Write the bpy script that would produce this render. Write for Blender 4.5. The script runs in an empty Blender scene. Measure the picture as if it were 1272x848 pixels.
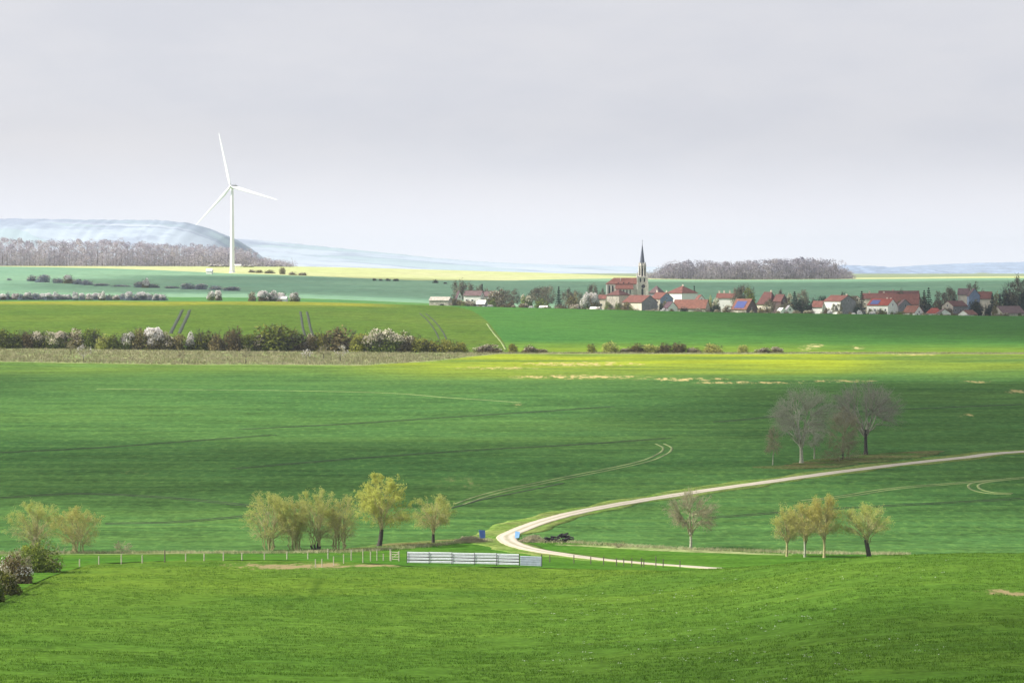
import bpy, math, random
import numpy as np
from mathutils import Vector

SC = bpy.context.scene
COL = SC.collection
R = math.radians
rs = np.random.RandomState

# ------------------------------------------------------------------ camera
F = 4240.0            # focal length in photo pixels (1272 wide) = 120 mm lens
YH = 333.0            # row of the true horizon
CZ = 46.0             # eye height above the valley datum
PITCH = math.atan((424.0 - YH) / F)
cam = bpy.data.cameras.new('camera')
cam.lens = 120.0
cam.sensor_width = 36.0
cam.clip_start = 0.5
cam.clip_end = 60000.0
cam_ob = bpy.data.objects.new('camera', cam)
COL.objects.link(cam_ob)
cam_ob.location = (0, 0, CZ)
cam_ob.rotation_euler = (math.pi / 2 - PITCH, 0, 0)
SC.camera = cam_ob

# ------------------------------------------------------------------ numpy noise
def _hash(ix, iy, seed):
    h = (ix.astype(np.int64) * 374761393 + iy.astype(np.int64) * 668265263 + seed * 144665) & 0x7fffffff
    h = ((h ^ (h >> 13)) * 1274126177) & 0x7fffffff
    return ((h ^ (h >> 16)) & 0xffff) / 65535.0

def vnoise(x, y, seed=0):
    x = np.asarray(x, float); y = np.asarray(y, float)
    ix = np.floor(x); iy = np.floor(y)
    fx = x - ix; fy = y - iy
    fx = fx * fx * (3 - 2 * fx); fy = fy * fy * (3 - 2 * fy)
    a = _hash(ix, iy, seed); b = _hash(ix + 1, iy, seed)
    c = _hash(ix, iy + 1, seed); d = _hash(ix + 1, iy + 1, seed)
    return (a * (1 - fx) + b * fx) * (1 - fy) + (c * (1 - fx) + d * fx) * fy

def fbm(x, y, seed=0, octv=4):
    s = 0; a = 1; t = 0
    for k in range(octv):
        s = s + a * vnoise(x * 2 ** k, y * 2 ** k, seed + k * 17)
        t += a; a *= .5
    return s / t

def smooth(a, b, x):
    t = np.clip((x - a) / (b - a), 0, 1)
    return t * t * (3 - 2 * t)

# ------------------------------------------------------------------ terrain: depth below the eye, by distance (rows) and bearing (columns)
COLS = np.array([-500, 0, 320, 640, 900, 1100, 1272, 1800], float)
def flat(h): return [h] * 8
ROWS = [
 (0, flat(1.75)), (20, flat(4.6)), (60, flat(9.8)), (120, flat(16.8)), (180, flat(23.4)),
 (240, [29.0, 29.0, 29.4, 29.7, 29.0, 27.8, 27.5, 27.5]),
 (300, [32.7, 32.7, 33.0, 33.2, 32.0, 30.3, 29.9, 29.9]),
 (340, [34.8, 34.8, 35.0, 35.2, 34.0, 31.6, 31.2, 31.2]),
 (370, [36.3, 36.3, 36.5, 36.7, 35.2, 32.5, 32.0, 32.0]),
 (390, [37.2, 37.2, 37.4, 37.6, 36.0, 33.2, 32.7, 32.7]),
 (405, [37.9, 37.9, 38.1, 38.3, 36.5, 34.1, 33.8, 33.8]),
 (420, [38.6, 38.6, 38.7, 39.0, 37.0, 35.5, 35.3, 35.3]),
 (432, [39.1, 39.1, 39.2, 39.5, 37.9, 36.8, 36.6, 36.6]),
 (445, [39.7, 39.7, 39.8, 40.1, 39.3, 38.3, 38.0, 38.0]),
 (470, [40.8, 40.8, 40.8, 41.2, 42.0, 40.8, 40.3, 40.3]),
 (489, [41.7, 41.7, 41.7, 42.2, 43.3, 42.6, 42.0, 42.0]),
 (520, [43.8, 43.8, 43.8, 43.9, 44.4, 44.3, 44.0, 44.0]),
 (545, [45.0, 45.0, 45.0, 45.0, 45.0, 45.2, 45.2, 45.2]),
 (570, flat(45.2)), (600, flat(44.6)), (700, flat(41.3)), (800, flat(38.8)), (900, flat(36.6)),
 (1000, flat(34.5)), (1100, flat(32.7)),
 (1180, [31.0, 31.0, 31.4, 31.7, 31.7, 31.7, 31.7, 31.7]),
 (1250, [29.4, 29.6, 30.5, 31.1, 31.2, 31.3, 31.3, 31.3]),
 (1350, [27.0, 27.4, 28.0, 29.4, 29.7, 30.0, 30.2, 30.3]),
 (1500, [23.0, 23.5, 24.2, 26.6, 27.6, 28.2, 28.6, 29.0]),
 (1700, [19.0, 19.5, 20.0, 23.5, 25.5, 26.5, 27.2, 27.6]),
 (1850, [17.6, 17.9, 18.1, 21.4, 24.0, 25.3, 26.2, 26.6]),
 (2000, [19.4, 19.6, 20.0, 24.0, 26.9, 28.0, 28.8, 29.0]),
 (2250, [19.4, 19.6, 20.5, 26.5, 30.2, 31.2, 31.9, 32.0]),
 (2450, [18.2, 18.5, 19.0, 25.6, 29.0, 29.8, 30.0, 30.0]),
 (2800, [14.8, 15.0, 15.5, 19.5, 22.0, 22.0, 21.0, 21.0]),
 (3200, [9.0, 9.0, 10.0, 13.6, 15.5, 15.5, 13.6, 13.0]),
 (3400, [5.0, 5.0, 5.6, 11.0, 13.0, 12.5, 11.0, 10.5]),
 (3650, [0.2, 0.5, 1.6, 7.5, 12.4, 11.5, 10.0, 9.5]),
 (4000, [-3.0, -2.8, -2.2, 4.5, 12.0, 11.0, 9.5, 9.0]),
 (4600, [3, 3, 4, 8, 14, 13, 12, 12]), (6000, flat(13.0)), (9000, flat(15.0)), (17000, flat(20.0)),
]
RD = np.array([r[0] for r in ROWS], float)
RH = np.array([r[1] for r in ROWS], float)

def pchip(x, y, xq):
    h = np.diff(x); d = np.diff(y) / h
    m = np.zeros_like(y)
    for i in range(1, len(x) - 1):
        if d[i - 1] * d[i] > 0:
            w1 = 2 * h[i] + h[i - 1]; w2 = h[i] + 2 * h[i - 1]
            m[i] = (w1 + w2) / (w1 / d[i - 1] + w2 / d[i])
    m[0] = d[0]; m[-1] = d[-1]
    k = np.clip(np.searchsorted(x, xq) - 1, 0, len(x) - 2)
    t = (xq - x[k]) / h[k]
    return ((2 * t**3 - 3 * t**2 + 1) * y[k] + (t**3 - 2 * t**2 + t) * h[k] * m[k]
            + (-2 * t**3 + 3 * t**2) * y[k + 1] + (t**3 - t**2) * h[k] * m[k + 1])

_LQ = np.linspace(math.log(30.0), math.log(17030.0), 1400)
_DQ = np.exp(_LQ) - 30.0
_PQ = np.linspace(-500, 1800, 240)
_tmp = np.stack([pchip(RD, RH[:, j], _DQ) for j in range(8)], 1)
_TAB = np.stack([pchip(COLS, _tmp[i], _PQ) for i in range(len(_DQ))], 0)

def gz(X, D):
    X = np.asarray(X, float); D = np.asarray(D, float)
    px = np.clip(636 + F * X / np.maximum(D, 60.0), -500, 1800)
    li = (np.log(np.clip(D, 0, 16999) + 30.0) - _LQ[0]) / (_LQ[1] - _LQ[0])
    pi = (px + 500) / 2300 * 239
    i = np.clip(np.floor(li).astype(int), 0, 1398); j = np.clip(np.floor(pi).astype(int), 0, 238)
    a = li - i; b = pi - j
    h = (_TAB[i, j] * (1 - a) + _TAB[i + 1, j] * a) * (1 - b) + (_TAB[i, j + 1] * (1 - a) + _TAB[i + 1, j + 1] * a) * b
    z = CZ - h
    # gentle real relief
    z = z + (fbm(X / 60, D / 60, 3, 3) - .5) * .5 * smooth(180, 260, D) * (1 - smooth(3000, 4000, D))
    return z

def g1(X, D): return float(gz(np.array([X]), np.array([D]))[0])

def proj(X, Y, Z):
    c, s = math.cos(PITCH), math.sin(PITCH)
    dep = Y * c - (Z - CZ) * s
    v = Y * s + (Z - CZ) * c
    return 636 + F * X / dep, 424 - F * v / dep

def at(px, y, lo=215, hi=4300):
    """the ground point seen at photo pixel (px, y)"""
    Ds = np.linspace(lo, hi, int((hi - lo) * 4) + 2)
    Xs = (px - 636) / F * Ds
    _, yy = proj(Xs, Ds, gz(Xs, Ds))
    k = np.where((yy[:-1] >= y) & (yy[1:] < y))[0]
    i = k[0] if len(k) else int(np.argmin(np.abs(yy - y)))
    return float(Xs[i]), float(Ds[i])

def onx(px, D): return (px - 636) / F * D

# ------------------------------------------------------------------ materials
def new_mat(name):
    m = bpy.data.materials.new(name); m.use_nodes = True
    nt = m.node_tree
    for n in list(nt.nodes): nt.nodes.remove(n)
    out = nt.nodes.new('ShaderNodeOutputMaterial')
    return m, nt, out

class NT:
    def __init__(s, nt): s.nt = nt
    def n(s, t, **kw):
        nd = s.nt.nodes.new(t)
        for k, v in kw.items(): setattr(nd, k, v)
        return nd
    def l(s, a, b): s.nt.links.new(a, b)
    def rgb(s, c):
        nd = s.n('ShaderNodeRGB'); nd.outputs[0].default_value = (c[0], c[1], c[2], 1); return nd.outputs[0]
    def mix(s, f, a, b, mode='MIX'):
        nd = s.n('ShaderNodeMix', data_type='RGBA', blend_type=mode)
        for sock, v in ((nd.inputs[0], f), (nd.inputs[6], a), (nd.inputs[7], b)):
            if isinstance(v, (int, float)): sock.default_value = v
            elif isinstance(v, tuple): sock.default_value = (*v, 1)
            else: s.l(v, sock)
        return nd.outputs[2]
    def math(s, op, a, b=0.0, c=0.0):
        nd = s.n('ShaderNodeMath', operation=op)
        for sock, v in zip(nd.inputs, (a, b, c)):
            if isinstance(v, (int, float)): sock.default_value = v
            else: s.l(v, sock)
        return nd.outputs[0]
    def mapr(s, v, a, b, c=0.0, d=1.0):
        nd = s.n('ShaderNodeMapRange', interpolation_type='SMOOTHSTEP')
        s.l(v, nd.inputs[0])
        for i, x in zip((1, 2, 3, 4), (a, b, c, d)): nd.inputs[i].default_value = x
        return nd.outputs[0]
    def noise(s, scale, sc=(1, 1, 1), rot=0.0, detail=4.0, coord='Object', rough=.55, loc=(0, 0, 0)):
        tc = s.n('ShaderNodeTexCoord'); mp = s.n('ShaderNodeMapping')
        s.l(tc.outputs[coord], mp.inputs[0])
        mp.inputs['Scale'].default_value = sc; mp.inputs['Rotation'].default_value = (0, 0, rot)
        mp.inputs['Location'].default_value = loc
        nz = s.n('ShaderNodeTexNoise'); nz.inputs['Scale'].default_value = scale
        nz.inputs['Detail'].default_value = detail; nz.inputs['Roughness'].default_value = rough
        s.l(mp.outputs[0], nz.inputs['Vector'])
        return nz.outputs['Fac']
    def attr(s, name):
        nd = s.n('ShaderNodeAttribute'); nd.attribute_name = name; return nd.outputs['Fac']

def scale_col(c, k): return tuple(min(1.0, x * k) for x in c)

def ground_mat(name, c1, c2, streak=None, patch=.012, fine=.9, fine_amt=.35, soil=(.42, .31, .17), lime=(.17, .235, .022),
               rot=0.0, ssc=(.004, .22), bump=.5, samt=.5, coarse=.15, fstreak=0.0):
    m, nt, out = new_mat(name); g = NT(nt)
    n1 = g.mapr(g.noise(patch, detail=3), .3, .7)
    col = g.mix(n1, c1, c2)
    st = g.mapr(g.noise(1.0, sc=(ssc[0], ssc[1], 0), rot=rot, detail=5, rough=.65), .35, .65)
    if streak: col = g.mix(g.math('MULTIPLY', st, samt), col, streak)
    if fstreak:
        f1 = g.noise(1.0, sc=(.055, .16, 0), rot=rot * .6, detail=5, rough=.75)
        f2 = g.noise(1.0, sc=(.6, .17, 0), rot=rot * 1.3, detail=4, rough=.7, loc=(31, 7, 0))
        col = g.mix(g.math('MULTIPLY', g.mapr(f1, .5, .68), fstreak), col, scale_col(c1, .5))
        col = g.mix(g.math('MULTIPLY', g.mapr(f2, .5, .66), fstreak * .9), col, scale_col(c2, 1.35))
    lm = g.attr('lime')
    col = g.mix(g.math('MULTIPLY', lm, g.mapr(g.noise(.03, sc=(.35, 1, 1), detail=3), .2, .6)), col, lime)
    fz = g.noise(fine, detail=5, rough=.7)
    cz = g.noise(coarse, sc=(.5, 1, 1), detail=4, rough=.6)
    k = g.math('ADD', g.mapr(fz, .3, .7, 1 - fine_amt, 1 + fine_amt), g.mapr(cz, .3, .7, -.18, .18))
    col = g.mix(1.0, col, g.mix(k, (0, 0, 0), (1, 1, 1)), 'MULTIPLY') if False else col
    hsv = g.n('ShaderNodeHueSaturation'); g.l(col, hsv.inputs['Color']); g.l(k, hsv.inputs['Value'])
    hsv.inputs['Hue'].default_value = .5
    col = hsv.outputs[0]
    so = g.math('ADD', g.attr('soil'), g.mapr(g.noise(.55, sc=(.8, .17, 1), detail=5, rough=.75), .25, .75, -.8, .8))
    col = g.mix(g.math('MULTIPLY', g.mapr(so, .2, .95), g.mapr(g.attr('soil'), .03, .3)), col, g.mix(fz, scale_col(soil, .75), scale_col(soil, 1.2)))
    dk = g.attr('worn')
    col = g.mix(g.math('MULTIPLY', dk, .6), col, scale_col(c1, .5))
    bs = g.n('ShaderNodeBsdfPrincipled'); g.l(col, bs.inputs['Base Color'])
    bs.inputs['Roughness'].default_value = 1.0; bs.inputs['Specular IOR Level'].default_value = 0.0
    bp = g.n('ShaderNodeBump'); bp.inputs['Strength'].default_value = bump; bp.inputs['Distance'].default_value = .25
    g.l(fz, bp.inputs['Height']); g.l(bp.outputs[0], bs.inputs['Normal'])
    g.l(bs.outputs[0], out.inputs[0])
    return m

def leaf_mat(name, c1, c2, trans=.3, rnd=.25):
    m, nt, out = new_mat(name); g = NT(nt)
    t = g.attr('tint')
    col = g.mix(t, c1, c2)
    oi = g.n('ShaderNodeObjectInfo')
    hsv = g.n('ShaderNodeHueSaturation'); g.l(col, hsv.inputs['Color'])
    g.l(g.mapr(oi.outputs['Random'], 0, 1, 1 - rnd, 1 + rnd), hsv.inputs['Value'])
    g.l(g.mapr(oi.outputs['Random'], 0, 1, .485, .515), hsv.inputs['Hue'])
    d = g.n('ShaderNodeBsdfDiffuse'); g.l(hsv.outputs[0], d.inputs[0])
    tr = g.n('ShaderNodeBsdfTranslucent'); g.l(hsv.outputs[0], tr.inputs[0])
    mx = g.n('ShaderNodeMixShader'); mx.inputs[0].default_value = trans
    g.l(d.outputs[0], mx.inputs[1]); g.l(tr.outputs[0], mx.inputs[2]); g.l(mx.outputs[0], out.inputs[0])
    return m

def plain(name, c, rough=.8, var=.2, nscale=2.0, metal=0.0, spec=.3, sc=(1, 1, 1), coord='Object'):
    m, nt, out = new_mat(name); g = NT(nt)
    nz = g.noise(nscale, sc=sc, detail=5, coord=coord, rough=.65)
    col = g.mix(g.mapr(nz, .3, .7), scale_col(c, 1 - var), scale_col(c, 1 + var))
    bs = g.n('ShaderNodeBsdfPrincipled'); g.l(col, bs.inputs['Base Color'])
    bs.inputs['Roughness'].default_value = rough; bs.inputs['Metallic'].default_value = metal
    bs.inputs['Specular IOR Level'].default_value = spec
    g.l(bs.outputs[0], out.inputs[0])
    return m

M = {}
M['pasture'] = ground_mat('pasture_turf', (.068, .142, .019), (.088, .164, .022), streak=(.05, .118, .016), patch=.03, fine=1.3,
                          fine_amt=.27, ssc=(.03, .09), rot=R(25), bump=1.0, soil=(.27, .22, .11), samt=.35, coarse=.5)
M['meadow'] = ground_mat('meadow_grass', (.05, .135, .016), (.08, .165, .018), streak=(.038, .11, .014), patch=.03, fine=1.0, soil=(.33, .28, .15), ssc=(.02, .3))
M['wheat'] = ground_mat('young_wheat', (.055, .132, .033), (.085, .162, .037), streak=(.037, .10, .03), patch=.006, fine=.6, fine_amt=.3,
                        rot=R(-7), ssc=(.0045, .2), lime=(.25, .30, .022), soil=(.46, .37, .16), samt=.75, coarse=.08, fstreak=.48)
M['bank'] = ground_mat('rough_bank_grass', (.22, .25, .10), (.14, .22, .06), streak=(.30, .28, .16), patch=.05, fine=.5, fine_amt=.45, ssc=(.05, .1))
M['pale_field'] = ground_mat('yellowing_field', (.072, .13, .018), (.105, .155, .023), streak=(.052, .11, .017), patch=.01, fine=.3, fine_amt=.3, rot=R(80), ssc=(.004, .13),
                             lime=(.30, .28, .03), fstreak=.5)
M['green_field'] = ground_mat('green_field', (.048, .142, .030), (.066, .165, .030), streak=(.04, .12, .026), patch=.006, fine=.3, fine_amt=.18, rot=R(55), ssc=(.003, .1), soil=(.5, .42, .2), fstreak=.5)
M['village_green'] = ground_mat('village_grass', (.06, .17, .05), (.09, .2, .05), patch=.02, fine=.3)
M['blue_field'] = ground_mat('distant_wheat', (.14, .265, .165), (.19, .31, .185), streak=(.12, .24, .155), patch=.004, fine=.1, fine_amt=.12, rot=R(4), ssc=(.001, .03), soil=(.3, .3, .15))  # pale bluish green: distance haze is put into the crop colour
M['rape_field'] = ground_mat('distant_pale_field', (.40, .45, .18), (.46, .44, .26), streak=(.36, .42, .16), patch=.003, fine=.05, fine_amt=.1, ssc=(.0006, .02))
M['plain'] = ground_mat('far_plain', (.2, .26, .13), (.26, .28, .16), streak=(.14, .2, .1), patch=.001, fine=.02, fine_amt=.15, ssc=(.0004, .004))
def hill_mat():  # haze whitening is put into these pale bluish hill colours
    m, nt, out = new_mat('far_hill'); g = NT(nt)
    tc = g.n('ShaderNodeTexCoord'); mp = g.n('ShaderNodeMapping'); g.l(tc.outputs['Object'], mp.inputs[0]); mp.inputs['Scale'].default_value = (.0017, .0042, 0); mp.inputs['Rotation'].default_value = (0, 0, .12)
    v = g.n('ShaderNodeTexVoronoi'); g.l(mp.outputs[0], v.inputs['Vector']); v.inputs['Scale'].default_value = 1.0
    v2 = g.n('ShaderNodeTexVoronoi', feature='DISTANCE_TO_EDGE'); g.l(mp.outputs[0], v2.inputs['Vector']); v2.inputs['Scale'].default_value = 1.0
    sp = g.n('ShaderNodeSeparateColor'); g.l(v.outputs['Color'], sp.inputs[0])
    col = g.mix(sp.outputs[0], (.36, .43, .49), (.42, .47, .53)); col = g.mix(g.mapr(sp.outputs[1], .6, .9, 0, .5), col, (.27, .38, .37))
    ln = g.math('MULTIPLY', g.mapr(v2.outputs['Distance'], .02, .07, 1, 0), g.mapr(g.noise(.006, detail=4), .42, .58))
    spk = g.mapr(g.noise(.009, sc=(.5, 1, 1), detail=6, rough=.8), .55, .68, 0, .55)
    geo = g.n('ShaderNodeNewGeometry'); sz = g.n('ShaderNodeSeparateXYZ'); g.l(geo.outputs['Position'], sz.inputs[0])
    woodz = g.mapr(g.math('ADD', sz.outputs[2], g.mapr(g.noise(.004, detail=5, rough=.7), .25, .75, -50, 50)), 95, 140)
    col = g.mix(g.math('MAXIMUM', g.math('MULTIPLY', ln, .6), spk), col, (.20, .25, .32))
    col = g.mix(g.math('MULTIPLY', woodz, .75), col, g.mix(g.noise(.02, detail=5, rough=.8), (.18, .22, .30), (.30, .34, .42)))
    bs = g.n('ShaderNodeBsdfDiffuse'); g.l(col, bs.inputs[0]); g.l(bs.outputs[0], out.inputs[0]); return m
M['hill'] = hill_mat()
M['hill_wood'] = ground_mat('far_wooded_hill', (.22, .28, .38), (.28, .35, .46), streak=(.18, .24, .33), patch=.004, fine=.02, fine_amt=.3, ssc=(.003, .01))  # bluish tone carries the haze in the hill colour itself
M['soil'] = plain('bare_subsoil', (.16, .15, .07))
M['litter'] = ground_mat('leaf_litter', (.13, .13, .045), (.07, .14, .03), streak=(.17, .14, .07), patch=.15, fine=1.2, fine_amt=.5, ssc=(.05, .2))
M['verge'] = ground_mat('verge_grass', (.10, .20, .03), (.15, .21, .045), streak=(.19, .19, .08), patch=.08, fine=1.0, fine_amt=.4, ssc=(.05, .2))
def gravel_mat():
    m, nt, out = new_mat('chalk_gravel'); g = NT(nt)
    ac = g.math('ABSOLUTE', g.attr('across'))
    n1 = g.noise(.5, detail=5, rough=.7); n2 = g.noise(2.5, detail=4, rough=.7)
    rut = g.math('MULTIPLY', g.mapr(g.math('ABSOLUTE', g.math('SUBTRACT', ac, .42)), .08, .24, 1, 0), 1.0)
    mid = g.math('MULTIPLY', g.mapr(g.math('ADD', ac, g.mapr(n1, .3, .7, -.12, .12)), .04, .22, 1, 0), .85)
    edge = g.mapr(g.math('ADD', ac, g.mapr(n1, .3, .7, -.2, .2)), .72, 1.0)
    col = g.mix(n2, (.36, .31, .235), (.50, .44, .345))
    col = g.mix(g.math('MULTIPLY', rut, .6), col, (.54, .495, .41))
    col = g.mix(mid, col, (.30, .29, .19))
    col = g.mix(g.math('MULTIPLY', edge, .7), col, (.34, .33, .17))
    bs = g.n('ShaderNodeBsdfPrincipled'); g.l(col, bs.inputs['Base Color']); bs.inputs['Roughness'].default_value = .95; bs.inputs['Specular IOR Level'].default_value = .1
    g.l(bs.outputs[0], out.inputs[0]); return m
M['gravel'] = gravel_mat()
M['track_dark'] = plain('dark_tramline', (.03, .042, .018), var=.4, nscale=.3)
M['track_light'] = plain('dry_tramline', (.19, .24, .075), var=.45, nscale=.15)

M['bark_grey'] = plain('grey_bark', (.34, .345, .255), var=.35, nscale=3)
M['bark_dark'] = plain('dark_bark', (.055, .047, .04), var=.35, nscale=3)
M['bark_willow'] = plain('willow_bark', (.38, .34, .17), var=.35, nscale=3)
M['twig_brown'] = plain('brown_twigs', (.30, .275, .17), var=.3, nscale=1)
M['twig_mid'] = plain('dull_grey_twigs', (.29, .28, .22), var=.3, nscale=1)
M['leaf_yellow'] = leaf_mat('yellow_willow_leaf', (.42, .41, .085), (.56, .55, .16), .4, .08)
M['leaf_olive'] = leaf_mat('olive_willow_leaf', (.38, .40, .10), (.54, .56, .18), .45, .08)
M['leaf_green'] = leaf_mat('hedge_leaf', (.065, .095, .018), (.27, .30, .06), .3)
M['leaf_lime'] = leaf_mat('fresh_hedge_leaf', (.19, .21, .03), (.42, .42, .09), .3)
M['leaf_brown'] = leaf_mat('brown_hedge_twigs', (.105, .085, .035), (.32, .27, .12), .25)
M['leaf_dark'] = leaf_mat('evergreen_leaf', (.012, .024, .016), (.03, .05, .03), .1)
M['blossom'] = leaf_mat('white_blossom', (.70, .66, .62), (.86, .84, .82), .3, .05)
M['blossom_pink'] = leaf_mat('pinkish_blossom', (.54, .48, .37), (.74, .69, .57), .3, .1)
M['leaf_wood'] = leaf_mat('distant_bare_crowns', (.235, .225, .285), (.41, .365, .385), .25)  # greyish crowns with the blue of distant haze mixed into the colour
M['leaf_far'] = leaf_mat('hazed_far_twigs', (.13, .17, .22), (.28, .33, .38), .2)  # twig colour tinted blue to carry the haze over far shrubs
M['leaf_garden'] = leaf_mat('dark_garden_twigs', (.055, .06, .045), (.19, .17, .125), .2, .35)
M['dry'] = leaf_mat('dry_grass_blades', (.20, .22, .08), (.44, .41, .26), .2)
M['turf_blade'] = leaf_mat('grass_blades', (.046, .108, .010), (.10, .172, .02), .3)

M['white_paint'] = plain('white_turbine_paint', (.82, .82, .82), rough=.4, var=.03, nscale=.2)
M['grey_paint'] = plain('grey_nacelle_paint', (.35, .36, .38), rough=.5, var=.1)
M['galv'] = plain('galvanised_steel', (.78, .80, .84), rough=.45, var=.08, nscale=4, metal=.1, spec=.5)
M['sheet'] = plain('dull_ribbed_sheet', (.44, .49, .57), rough=.5, var=.12)
M['dark_steel'] = plain('dark_steel', (.05, .05, .055), rough=.6, var=.3)
M['post_wood'] = plain('pale_post_wood', (.5, .45, .36), var=.25, nscale=6)
M['post_dark'] = plain('weathered_post_wood', (.12, .10, .08), var=.3, nscale=6)
M['blue'] = plain('blue_sheet', (.08, .17, .48), rough=.5, var=.15)
M['pale_blue'] = plain('pale_blue_sheet', (.14, .30, .52), rough=.5, var=.15)
M['log'] = plain('charred_log', (.028, .026, .028), rough=.9, var=.5, nscale=5)
M['log_end'] = plain('cut_log_end', (.32, .27, .2), var=.3, nscale=5)
M['stone'] = plain('pale_limestone', (.55, .51, .45), var=.22, nscale=.8)
M['stone_dark'] = plain('weathered_limestone', (.38, .36, .34), var=.3, nscale=.6)
M['slate'] = plain('spire_slate', (.085, .095, .13), rough=.5, var=.25, nscale=1.2)
M['louvre'] = plain('dark_louvre', (.03, .03, .035), var=.3)
M['w_white'] = plain('white_render', (.78, .76, .71), var=.06, nscale=.5)
M['w_cream'] = plain('cream_render', (.62, .55, .44), var=.12, nscale=.5)
M['w_stone'] = plain('rubble_wall', (.40, .36, .30), var=.35, nscale=1.1)
M['w_grey'] = plain('grey_wall', (.23, .22, .23), var=.2, nscale=.6)
M['w_blue'] = plain('blue_grey_wall', (.20, .26, .38), var=.2, nscale=.6)  # bluish shade of right-facing gables put into the wall colour
def roof_mat(name, c):
    m, nt, out = new_mat(name); g = NT(nt)
    nz = g.noise(.7, detail=5, rough=.7)
    rw = g.noise(1.0, sc=(3.2, .3, .3), detail=2)
    col = g.mix(g.mapr(nz, .3, .7), scale_col(c, .7), scale_col(c, 1.25))
    col = g.mix(g.math('MULTIPLY', g.mapr(rw, .4, .6), .35), col, scale_col(c, .6))
    bs = g.n('ShaderNodeBsdfPrincipled'); g.l(col, bs.inputs['Base Color']); bs.inputs['Roughness'].default_value = .85
    bs.inputs['Specular IOR Level'].default_value = .15
    g.l(bs.outputs[0], out.inputs[0]); return m
M['r_red'] = roof_mat('red_tiles', (.175, .074, .058))
M['r_bright'] = roof_mat('bright_red_tiles', (.26, .062, .046))
M['r_orange'] = roof_mat('orange_tiles', (.20, .09, .064))
M['r_brown'] = roof_mat('brown_red_tiles', (.13, .06, .052))
M['r_purple'] = roof_mat('weathered_tiles', (.15, .10, .098))
M['r_dark'] = roof_mat('dark_tiles', (.10, .06, .07))
M['solar'] = plain('solar_panel', (.06, .075, .21), rough=.3, var=.1)
M['glass'] = plain('window_glass', (.03, .035, .045), rough=.15, var=.2, spec=.6)
M['shutter'] = plain('white_window_frame', (.7, .7, .7), var=.05)
M['door'] = plain('brown_door', (.10, .06, .04), var=.2)
M['nest'] = plain('mistletoe', (.05, .06, .02), var=.3)

# ------------------------------------------------------------------ object helpers
def mesh_np(name, V, Fq, mat=None, tint=None, smoothf=False, attrs=None, mats=None, mi=None):
    """V (n,3); Fq (m,k) with one k, or list of such"""
    me = bpy.data.meshes.new(name)
    if not isinstance(Fq, list): Fq = [Fq]
    Fq = [np.asarray(f, np.int32) for f in Fq if len(f)]
    nl = sum(f.size for f in Fq); nf = sum(len(f) for f in Fq)
    me.vertices.add(len(V)); me.vertices.foreach_set('co', np.asarray(V, np.float32).ravel())
    me.loops.add(nl); me.polygons.add(nf)
    me.loops.foreach_set('vertex_index', np.concatenate([f.ravel() for f in Fq]))
    tot = np.concatenate([np.full(len(f), f.shape[1], np.int32) for f in Fq])
    st = np.concatenate([[0], np.cumsum(tot)[:-1]]).astype(np.int32)
    me.polygons.foreach_set('loop_start', st); me.polygons.foreach_set('loop_total', tot)
    if smoothf: me.polygons.foreach_set('use_smooth', np.ones(nf, bool))
    for m in (mats or ([mat] if mat else [])): me.materials.append(m)
    if mi is not None: me.polygons.foreach_set('material_index', np.asarray(mi, np.int32))
    a = dict(attrs or {})
    if tint is not None: a['tint'] = tint
    for k, v in a.items():
        at_ = me.attributes.new(k, 'FLOAT', 'POINT'); at_.data.foreach_set('value', np.asarray(v, np.float32))
    me.update(calc_edges=True); me.validate()
    return me

def link(name, me, parent=None):
    o = bpy.data.objects.new(name, me); COL.objects.link(o)
    if parent is not None: o.parent = parent
    return o

def tag(o, label=None, cat=None, group=None, kind=None):
    if label: o['label'] = label
    if cat: o['category'] = cat
    if group: o['group'] = group
    if kind: o['kind'] = kind
    return o

def thing(name, label, cat, loc, rz=0.0, group=None, sc=1.0):
    o = bpy.data.objects.new(name, None); COL.objects.link(o)
    o.empty_display_size = .5
    o.location = loc; o.rotation_euler = (0, 0, rz)
    o.scale = (sc, sc, sc) if isinstance(sc, (int, float)) else sc
    return tag(o, label, cat, group)

def dup(src, label, loc, rz=0.0, sc=1.0, group=None):
    r = src.copy(); COL.objects.link(r)
    r.location = loc; r.rotation_euler = (0, 0, rz)
    r.scale = (sc, sc, sc) if isinstance(sc, (int, float)) else sc
    r['label'] = label
    if group: r['group'] = group
    for ch in list(src.children):
        c = ch.copy(); COL.objects.link(c); c.parent = r
        for g_ in list(ch.children):
            d = g_.copy(); COL.objects.link(d); d.parent = c
    return r

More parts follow.
